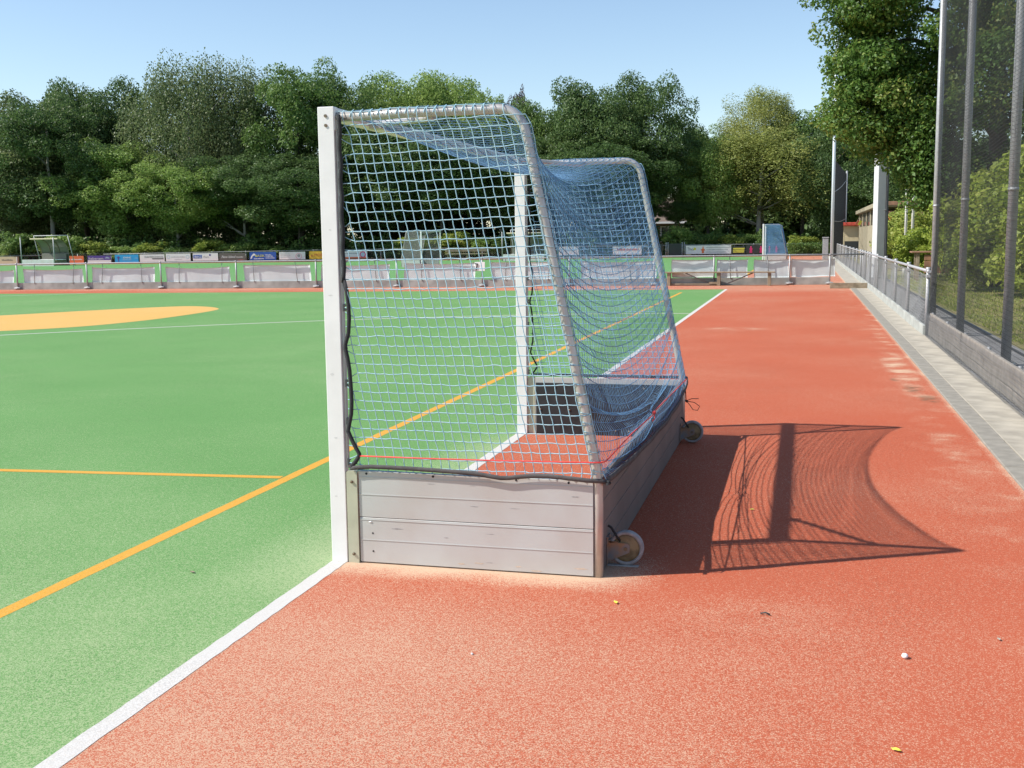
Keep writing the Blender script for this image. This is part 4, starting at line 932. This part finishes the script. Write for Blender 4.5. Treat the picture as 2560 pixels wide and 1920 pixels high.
for s_, w_ in ((.12, .05), (.38, .045), (.6, .03), (.78, .04)):
    mb = MB(); x0 = L_*s_; mb.ball((x0, -.027, H*.8), H*.09, (1, .1, 1), 1); mb.box(x0-w_*L_*.5, x0+w_*L_*.5, -.031, -.0255, H*.32, H*.72); mb.box(x0-w_*L_*.7, x0-w_*L_*.1, -.030, -.0256, H*.1, H*.34); mb.box(x0+w_*L_*.1, x0+w_*L_*.6, -.030, -.0256, H*.1, H*.34); mb.box(x0-w_*L_*.9, x0+w_*L_*.9, -.0295, -.0257, H*.5, H*.6); mb.build('figure_print', PC['magenta'], t)
# gate leaves of the far fence left of the long white board
gt = at(1665, 636, 80.8, k2)
g_ = empty('fence_gate', (gt[0], gt[1], 0), a2); tag(g_, 'dark double gate in the far fence left of the long white board', 'gate')
for x in (-1.3, 0, .15, 1.2, 1.35): MB().tube([(x, 0, 0), (x, 0, 1.12)], .035, 6).build('gate_post', M['galv'], g_)
for x in (-1.26, .2): MB().box(x, x+1.0, .0, .01, .1, 1.02).build('gate_leaf', PC['dark'], g_)

# ------------------------------------------------------------------ goals and dugouts on the far pitch
def thick(lines, r, nm):
    v, f = tubes_np(lines, r, 3); return mesh_np(nm, v, f, True)
M['farnet'] = mat('far_blue_net', (.12, .27, .46), .8)
FARN = {'back_net': thick([l_[::4] for l_ in net_lines_from_grid(XG[:, ::1])], .0055, 'back_net'), 'side0': thick([l_[::2] for l_ in side_net_lines(-.001)], .0055, 'side_net'), 'side1': thick([l_[::2] for l_ in side_net_lines(GW+.001)], .0055, 'side_net')}
for me_ in FARN.values(): me_.materials.append(M['farnet'])
def far_goal(x, y, label, rz=0, sc=1.0, net=None, group=None):
    o = goal.copy(); COL.objects.link(o); o.location = (x, y, 0); o.rotation_euler = (0, 0, rz); o.scale = (sc, sc, sc)
    for c in goal.children:
        n = c.name.split('.')[0]
        if n in ('post', 'crossbar', 'frame_tube', 'back_net', 'side_net', 'side_board', 'back_board'):
            d = c.copy(); COL.objects.link(d); d.parent = o
            if n == 'back_net': d.data = FARN['back_net']
            if n == 'side_net': d.data = FARN['side1' if c.name.endswith('001') else 'side0']
            if net and 'net' in n: d.material_slots[0].link = 'OBJECT'; d.material_slots[0].material = net
            for e in c.children:
                if e.name.split('.')[0] in ('plank', 'liner'): f = e.copy(); COL.objects.link(f); f.parent = d
    tag(o, label, 'hockey goal', group or 'hockey goals with blue nets'); return o
far_goal(-0.05, 60, 'small looking second blue netted hockey goal on the far pitch')
M['greynet'] = mat('grey_net_cord', (.22, .22, .21), .8)
far_goal(-18.6, 58.6, 'hockey goal with grey net on the far pitch, seen from behind', pi, .93, M['greynet'], 'hockey goals with grey nets')
# dugouts: curved clear roof on posts with a metal training goal in front
M['clear'] = mat('clouded_plastic_roof', (.15, .145, .12), .35)
def dugout(u0, u1, vb, dist, lab1, lab2, w=2.5):
    a = at(u0, vb, dist); ln = abs(at(u1, vb, dist)[0]-a[0]); t = empty('dugout', (a[0]+.1, dist+1.0, 0)); ln0 = ln; ln = ln*.88; tag(t, lab1, 'dugout', 'team dugouts on the far pitch')
    prof = [(1.1, 0), (1.12, .9), (1.0, 1.3), (.75, 1.62), (.35, 1.82), (-.1, 1.9)]; mb = MB()
    A = [mb.bm.verts.new((0, p[0], p[1])) for p in prof]; B = [mb.bm.verts.new((ln*.95, p[0], p[1])) for p in prof]; A2 = [mb.bm.verts.new((0, p[0]+.012, p[1]+.012)) for p in prof]; B2 = [mb.bm.verts.new((ln*.95, p[0]+.012, p[1]+.012)) for p in prof]
    for i in range(5): mb.bm.faces.new((A[i], B[i], B[i+1], A[i+1])); mb.bm.faces.new((A2[i], A2[i+1], B2[i+1], B2[i]))
    mb.build('curved_roof', M['clear'], t)
    for s_ in (0, .33, .66, 1): MB().tube([(s_*ln*.95, p[0]-.02, p[1]-.02) for p in prof], .022, 6).build('roof_rib', M['wood'], t)
    MB().box(-.02, ln*.95+.02, -.13, -.07, 1.86, 1.95, .01).build('front_beam', PC['cream'], t)
    MB().box(.1, ln*.9, .55, .9, .40, .45, .01).build('bench_seat', M['white'], t)
    MB().box(.1, ln*.9, .95, .98, .1, .85, .01).build('bench_back', M['clear'], t)
    ln = ln0
    g = empty('training_goal', (a[0], dist, 0)); tag(g, lab2, 'goal', 'metal training goals'); h = 2.0
    for x in (0, ln): MB().tube([(x, 0, 0), (x, 0, h)], .035, 8).build('post', M['galv'], g)
    for x in (0.35, ln+.45): MB().tube([(x+.25, 1.3, 0), (x, 1.0, h+.12)], .028, 8).build('back_post', M['galv'], g)
    MB().tube([(.35, 1.0, h+.12), (ln+.45, 1.0, h+.12)], .035, 8).build('crossbar', M['galv'], g)
    MB().box(.05, ln-.05, -.02, .01, 0.0, .46, .004).build('kickboard', M['alu'], g)
dugout(55, 137, 664, 63, 'dugout with curved clear roof at the far left, between cream and orange boards', 'bare metal training goal with grey kickboard in front of the left dugout')
dugout(1256, 1362, 652, 70, 'dugout with curved clear roof behind the far post of the near goal', 'bare metal training goal behind the far post of the near goal')
b2 = at(1168, 637, 79.0, k2); w2 = empty('far_bench', (b2[0], b2[1], 0), a2); tag(w2, 'long wooden bench at the far fence seen through the side net', 'bench')
MB().box(-1.6, 1.6, -.2, .2, .42, .50, .01).build('seat', M['wood'], w2); MB().box(-1.6, 1.6, .2, .24, .62, .85, .01).build('backrest', M['wood'], w2)
for x in (-1.4, 0, 1.4): MB().box(x-.05, x+.05, -.18, .24, 0, .42, .01).build('leg', M['wood'], w2)
# small sign hanging on the middle fence (white, dark handle)
p = P1(1200, 655, -.06); t = empty('small_fence_sign', (p[0], p[1]-.02, p[2])); tag(t, 'small white notice with dark hook on the middle fence beside a post', 'sign')
MB().box(-.17, .17, -.008, .008, -.29, 0, .004).build('panel', M['white'], t); MB().tube([(-.14, -.02, -.28), (-.08, -.02, -.05), (-.16, -.02, -.05)], .018, 6).build('hook', PC['dark'], t)

# ------------------------------------------------------------------ right side: low fence, kickboard, tall safety net
rf = empty('low_side_fence', (4.1, 13.0, 0)); tag(rf, 'low galvanised rail fence with grey mesh running along the concrete slabs', 'fence')
ys = [13.9-.35, 16.9, 19.9, 22.9, 25.9, 29.3, 30.4, 32.0, 33.5, 34.9, 38, 41, 44.4, 48.8, 53, 57.5, 62, 67, 72, 77]
pm = None
for y in ys:
    if pm is None:
        mb = MB().tube([(0, 0, 0), (0, 0, 1.02)], .03, 12); mb.tube([(0, 0, .98), (0, 0, 1.045)], .037, 12); mb.box(-.035, .035, -.05, .05, .88, .93, .006); o = mb.build('post', M['galv'], rf, (0, y-13, 0)); pm = o.data
    else: link('post', pm, M['galv'], rf, (0, y-13, 0))
MB().tube([(-.005, y-13, .985) for y in (13.3, 20, 29, 40, 60, 79)], .026, 10).build('top_rail', M['galv'], rf)
for i in range(12):
    MB().box(-.045, -.005, .004, 1.496, 0, .165, .004).build('concrete_board', M['conc_board'], rf, (-.03, 13.3-13+i*1.5, random.uniform(-.006, .004)))
MB().box(-.075, -.035, 18.4, 66, 0, .165, .004).build('concrete_board', M['conc_board'], rf)
# sagging mesh of the low fence, two layers of fine net hung in folds
ln = []
for y in np.arange(13.5, 33.0, .07):
    y0 = y+.02*math.sin(y*5); ln.append(np.array([(-.035+.012*math.sin(y*2.1+z*2), y0-13+.05*math.sin(z*3+y*.8)*(1-z), z) for z in np.linspace(.15, .94, 7)]))
for z in np.arange(.18, .95, .05): ln.append(np.array([(-.035+.012*math.sin(y*2.1+z*2), y-13, z-.02*math.sin((y-13)*2.09)**2) for y in np.linspace(13.5, 33, 70)]))
for y in np.arange(33, 78, .16): ln.append(np.array([(-.03, y-13, .15), (-.03, y-13, .95)]))
for z in np.arange(.2, .95, .08): ln.append(np.array([(-.03, y-13, z) for y in (33, 78)]))
V, F = tubes_np(ln, .0019, 3); link('mesh', mesh_np('mesh', V, F), M['galv'], rf)
kb = empty('kickboard_fence', (4.12, 12.9, 0)); tag(kb, 'knee high weathered boards wrapped in net beside the slabs at the right edge', 'fence')
y = 13.2; i = 0
while y > 0:
    for z0 in (.02, .135, .25):
        MB().box(-.02, .015, .006, 1.792, z0, z0+.108, .004).build('board', M['kick'], kb, (random.uniform(-.006, .006), y-1.8-12.9, random.uniform(-.004, .004)), (0, random.uniform(-.03, .03), 0))
    MB().tube([(.035, y-12.9, 0), (.035, y-12.9, .36)], .02, 8).build('stake', M['galv_dark'], kb)
    y -= 1.8
net = empty('safety_net', (4.45, 9, 0)); tag(net, 'tall black ball stop net on round poles along the right side', 'safety net')
def nx(y, z):
    edge = 4.45+.012*math.sin(y*1.7+z*.8)
    if z < 1.1: t = 1-z/1.1; edge -= .36*t**1.4
    return edge
ln = []
ys = np.arange(1.5, 16.1, .045)
for y in ys:
    ln.append(np.array([(nx(y, z)-4.45, y+(.06*math.sin(z*1.3) if y > 15 else .01*math.sin(z*2+y))-(-1.1*max(0, 1-z/1.2)**1.5*(max(0, y-15.4)/.7)+.25*math.sin(z*.9)*max(0, y-15.4))-9, z) for z in np.r_[.0, .3, .6, .9, 1.2, np.linspace(1.6, 7.0, 12)]]))
for z in np.arange(.02, 7.0, .045):
    sg = .05 if z > 1.2 else .02
    ln.append(np.array([(nx(y, z)-4.45, y-9, z-sg*abs(math.sin((y-1.3)*pi/4.0))) for y in np.linspace(1.5, 16.05+(1.1*max(0, 1-z/1.2)**1.5), 48)]))
V, F = tubes_np(ln, .0019, 3); link('netting', mesh_np('netting', V, F), M['blacknet'], net)
sk = []
for z in np.arange(.01, .37, .045): sk.append(np.array([(-.405+.01*math.sin(3*y+9*z), y-9, z) for y in np.linspace(1.5, 13.2, 60)]))
for y in np.arange(1.5, 13.2, .06): sk.append(np.array([(-.405, y-9, .0), (-.405, y+.02-9, .37)]))
V, F = tubes_np(sk, .0022, 3); link('doubled_skirt_netting', mesh_np('doubled_skirt_netting', V, F), M['galv_dark'], net)
MB().tube([(.02, -7.5, 6.99), (.02, 8.2, 6.99)], .006, 6).build('top_cable', M['galv'], net)
pm = None
for i, (y, lab) in enumerate(((9.35, 'thick grey round net pole nearest the camera, at the right edge'), (13.45, 'middle grey round pole of the tall safety net'), (17.3, 'last light grey pole where the safety net ends'))):
    mb = MB().tube([(0, 0, 0), (0, 0, 7.15)], .058, 20); mb.tube([(0, 0, 0), (0, 0, .03)], .11, 16); mb.tube([(0, 0, 2.05), (0, 0, 2.09)], .062, 20); mb.tube([(0, 0, 7.15), (0, 0, 7.18)], .063, 16)
    o = mb.build('net_pole', M['galv'], None, (4.58, y, 0)); tag(o, lab, 'pole', 'poles of the tall safety net')

# far pair of net poles with a dark net
for x, y, h, r, lab in ((3.72, 60, 12, .085, 'tall thin white pole rising into the oak leaves'), (4.93, 75, 5.8, .06, 'short pole at the right of the far dark net')):
    o = MB().tube([(0, 0, 0), (0, 0, h)], r, 12).build('net_pole', mat('bluish_white_pole', (.66, .72, .78), .5) if h > 7 else M['galv'], None, (x, y, 0)); tag(o, lab, 'pole')
fn = empty('far_safety_net', (3.8, 60.2, 0)); tag(fn, 'dark grey net panel between two poles on the far pitch', 'safety net'); ln = []
for s_ in np.arange(0, 1, .008): ln.append(np.array([(1.12*s_, 14.7*s_, .3), (1.12*s_, 14.7*s_, 5.6)]))
for z in np.arange(.3, 5.6, .09): ln.append(np.array([(1.12*s_, 14.7*s_, z-.1*math.sin(pi*s_)) for s_ in np.linspace(0, 1, 8)]))
V, F = tubes_np(ln, .005, 3); link('netting', mesh_np('netting', V, F), M['blacknet'], fn)
for z0, z1 in ((2.3, 2.6), (3.9, 5.2)): MB().tube([(1.12*s_, 14.7*s_, z0+(z1-z0)*s_-.1*math.sin(pi*s_)) for s_ in np.linspace(0, 1, 8)], .02, 6).build('guy_rope', M['galv'], fn)
o = MB().box(-.16, .16, -.14, .14, 0, 1.35, .02).box(-.19, .19, -.17, .17, 1.35, 1.41, .02).build('utility_cabinet', M['galv'], None, (3.42, 62, 0)); tag(o, 'slim grey cabinet at the foot of the tall white pole', 'cabinet')

# floodlight mast: folded steel column
mast = empty('floodlight_mast', (4.78, 37.0, 0), R_(24)); tag(mast, 'thick square pale grey floodlight mast standing behind the low side fence', 'mast')
MB().box(-.17, .155, -.17, .155, 0, 15, .02).build('column', M['mast'], mast)
MB().box(.157, .23, -.20, .19, 0, 15, .004).build('cable_duct', mat('dark_cable_duct', (.10, .105, .115), .6), mast)
for z in (2.4, 3.9, 5.4, 6.9): MB().tube([(.10, -.17, z), (.10, -.27, z)], .014, 6).build('climbing_peg', M['galv_dark'], mast)
MB().box(-.26, .26, -.26, .26, 0, .05, .01).build('base_plate', M['galv'], mast)
for x, lab in ((5.93, 'left one of two white flagpoles by the planter'), (6.17, 'right one of two white flagpoles by the planter')):
    mb = MB().tube([(0, 0, 0), (0, 0, 7.6)], .05, 12); mb.tube([(0, 0, 7.6), (0, 0, 7.68)], .065, 10); mb.tube([(0, 0, 0), (0, 0, .5)], .07, 10)
    o = mb.build('flagpole', M['post_white'], None, (x, 40, 0)); tag(o, lab, 'flagpole', 'white flagpoles')
# planter of reddish wood
pl = empty('wooden_planter', (6.6, 35, 0)); tag(pl, 'reddish wooden table and planter behind the low fence', 'planter')
for k in range(5): MB().box(-.9, .9, -.45+.18*k, -.28+.18*k, .92, .97, .006).build('top_plank', M['wood_rd'], pl)
for k in range(3): MB().box(-.5, .7, -.40, -.36, .25+.21*k, .44+.21*k, .006).build('side_plank', M['wood_rd'], pl)
for x, y in ((-.7, -.35), (.7, -.35), (-.7, .35), (.7, .35)): MB().box(x-.05, x+.05, y-.05, y+.05, 0, .92).build('leg', M['wood'], pl)
o = MB().box(-.7, .7, -.3, .3, .3, .62, .02).box(-.66, -.5, -.25, .25, 0, .3).box(.5, .66, -.25, .25, 0, .3).build('concrete_seat', M['conc'], None, (5.7, 38.5, 0)); tag(o, 'pale low seat block right of the mast', 'bench')

# clubhouse with timber cladding and open canopy
ch_ = empty('clubhouse', (5.66, 50, 0)); tag(ch_, 'low timber clad clubhouse with a flat canopy carrying orange pennants', 'building')
LW = 21
for k in range(30):
    MB().box(-.04, 0, .01+k*.7, .68+k*.7, .1, 2.0, .01).build('cladding_panel', M['wood_lt'], ch_, (random.uniform(-.015, .015), 0, 0))
for k in range(6):
    MB().box(-.03, .02, k*4.1-.02, k*4.1+.75, 2.0, 2.78, .005).build('window_mullion', M['wood_lt'], ch_)
    if k < 5: MB().box(.03, .05, k*4.1+.77, k*4.1+4.06, 2.02, 2.76).build('window', M['glass'], ch_)
MB().box(.0, .2, 0, LW, 0, 2.0).build('wall', M['wood'], ch_)
MB().box(.0, 7, 6, LW, 0, 2.78).build('rear_wall', M['wood'], ch_, (.1, 0, 0))
MB().box(-.25, 7, -.1, LW+.3, 2.8, 3.02, .02).build('roof_edge', M['wood_lt'], ch_)
MB().box(.1, 9.0, -.02, .10, 2.35, 2.60, .01).build('canopy_beam', M['wood_rd'], ch_); MB().box(.1, 9.0, -.16, -.04, 2.86, 3.04, .01).build('canopy_fascia', M['wood_rd'], ch_)
for x in (.15, 3.2, 6.2): MB().box(x, x+.12, -.05, .07, 0, 2.8, .01).build('canopy_post', M['wood'], ch_)
for i in range(14):
    mb = MB(); x = .3+i*.52; a = [mb.bm.verts.new(c) for c in ((x, -.06, 2.34), (x+.22, -.06, 2.34), (x+.11, -.06, 2.06))]; b = [mb.bm.verts.new(c) for c in ((x, -.055, 2.34), (x+.22, -.055, 2.34), (x+.11, -.055, 2.06))]
    mb.bm.faces.new(a); mb.bm.faces.new(b[::-1])
    for k in range(3): mb.bm.faces.new((a[k], b[k], b[(k+1) % 3], a[(k+1) % 3]))
    mb.build('pennant', PC['orange'], ch_)
# flags at the clubhouse corner and a parasol kiosk beyond
kf = empty('kiosk', (5.1, 72, 0)); tag(kf, 'small beige kiosk with a red roof beyond the net poles', 'kiosk')
MB().box(-.6, .9, 0, 1.5, 0, 2.1, .02).build('wall', PC['cream'], kf); MB().box(-.8, 1.1, -.3, 1.7, 2.1, 2.32, .03).build('roof', PC['red'], kf); MB().box(-.3, .6, -.02, -.005, .1, 1.1, .0).build('hatch', PC['dark'], kf)
for c_, dx, lab in (('orange', 0, 'orange bunting flag at the corner of the clubhouse'), ('lime', .12, 'yellow green bunting flag at the corner of the clubhouse')):
    mb = MB(); mb.box(0, .16, -.01, .01, -.28, 0, .002); o = mb.build('bunting_flag', PC[c_], None, (5.15+dx, 62, 2.35), (0, .5, .3)); tag(o, lab, 'flag')
    MB().tube([(0, 0, -.3), (0, 0, .25)], .012, 6).build('stick', M['wood'], o)

# house glimpsed between the trees
hs = empty('house', (-11.6, 112, 0), .1); tag(hs, 'small house with brown roof glimpsed between the dark trees', 'house')
MB().box(-3.5, 3.5, 0, 7, 0, 3.1).build('wall', mat('house_brick', (.30, .21, .16), .9, var=.2, vscale=30), hs)
mb = MB(); A = [(-4, -.6, 3.0), (4, -.6, 3.0), (4, 3.5, 5.6), (-4, 3.5, 5.6), (4, 7.6, 3.0), (-4, 7.6, 3.0)]; v = [mb.bm.verts.new(c) for c in A]
mb.bm.faces.new((v[0], v[1], v[2], v[3])); mb.bm.faces.new((v[3], v[2], v[4], v[5])); mb.bm.faces.new((v[0], v[3], v[5])); mb.bm.faces.new((v[1], v[4], v[2])); mb.bm.faces.new((v[0], v[5], v[4], v[1]))
mb.build('roof', mat('roof_tiles', (.15, .11, .085), .9, var=.2, vscale=6), hs)
MB().box(-4.05, 4.05, -.72, -.60, 2.86, 3.06).build('gutter', M['white'], hs)
for x in (-2.6, 0.2, 2.2):
    w_ = MB().box(x-.75, x+.75, -.05, -.01, 1.0, 2.5).build('window', M['glass'], hs); MB().box(x-.8, x-.68, -.09, -.02, .95, 2.55).box(x+.68, x+.8, -.09, -.02, .95, 2.55).box(x-.05, x+.05, -.09, -.02, .95, 2.55).box(x-.8, x+.8, -.10, -.02, 2.5, 2.6).build('frame', M['white'], w_)

# ------------------------------------------------------------------ small things lying on the turf
def ground(u, v):
    d = _f+(u-1280)/FPX*_r-(v-960)/FPX*_u; return CP+(-CP[2]/d[2])*d
def leaf(u, v, m, lab, s=.02, cat='leaf', rz=0):
    p = ground(u, v); mb = MB(); r1 = [(0, -1, .1), (.45, -.4, .25), (.5, .2, .3), (.25, .7, .15), (0, 1, .35), (-.3, .6, .1), (-.45, 0, .3), (-.35, -.6, .2)]
    a = [mb.bm.verts.new((x*s, y*s, z*s*.8+.006)) for x, y, z in r1]; b = [mb.bm.verts.new((x*s, y*s, z*s*.8+.0045)) for x, y, z in r1]
    mb.bm.faces.new(a); mb.bm.faces.new(b[::-1])
    for i in range(8): mb.bm.faces.new((a[i], b[i], b[(i+1) % 8], a[(i+1) % 8]))
    tag(mb.build('fallen_leaf', m, None, (p[0], p[1], 0.0), (0, 0, rz)), lab, cat)
leaf(1539, 1509, PC['lime'], 'yellow crumpled leaf on the red turf below the caster', .016, rz=.5)
leaf(2240, 1879, PC['lime'], 'olive leaf lying near the bottom right of the red turf', .016, rz=1.2)
leaf(481, 1433, M['wood'], 'brown dry leaf on the green turf between the yellow and white lines', .016, rz=1.3)
leaf(1880, 1276, PC['lime'], 'tiny yellow leaf inside the shadow of the goal net', .014, rz=1.6)
leaf(2497, 1601, M['conc'], 'pale dry leaf at the right edge of the red turf', .012, rz=.2)
p = ground(1913, 1538); o = MB().tube([(-.02, 0, .006), (0, .002, .011), (.02, -.002, .006)], .0035, 6).build('twig', PC['dark'], None, (p[0], p[1], 0), (0, 0, -.1)); tag(o, 'short dark twig on the red turf right of the goal', 'twig')
p = ground(2262, 1646); o = MB().ball((0, 0, .010), .0125, (1, 1.2, .8), 2).build('pebble', M['white'], None, (p[0], p[1], 0)); tag(o, 'round white pebble on the red turf at the lower right', 'pebble')
p = ground(1180, 1637); o = MB().ball((0, 0, .004), .0055, (1, 1.2, .8), 1).build('pebble', M['white'], None, (p[0], p[1], 0)); tag(o, 'very small white pebble on the red turf below the goal', 'pebble')
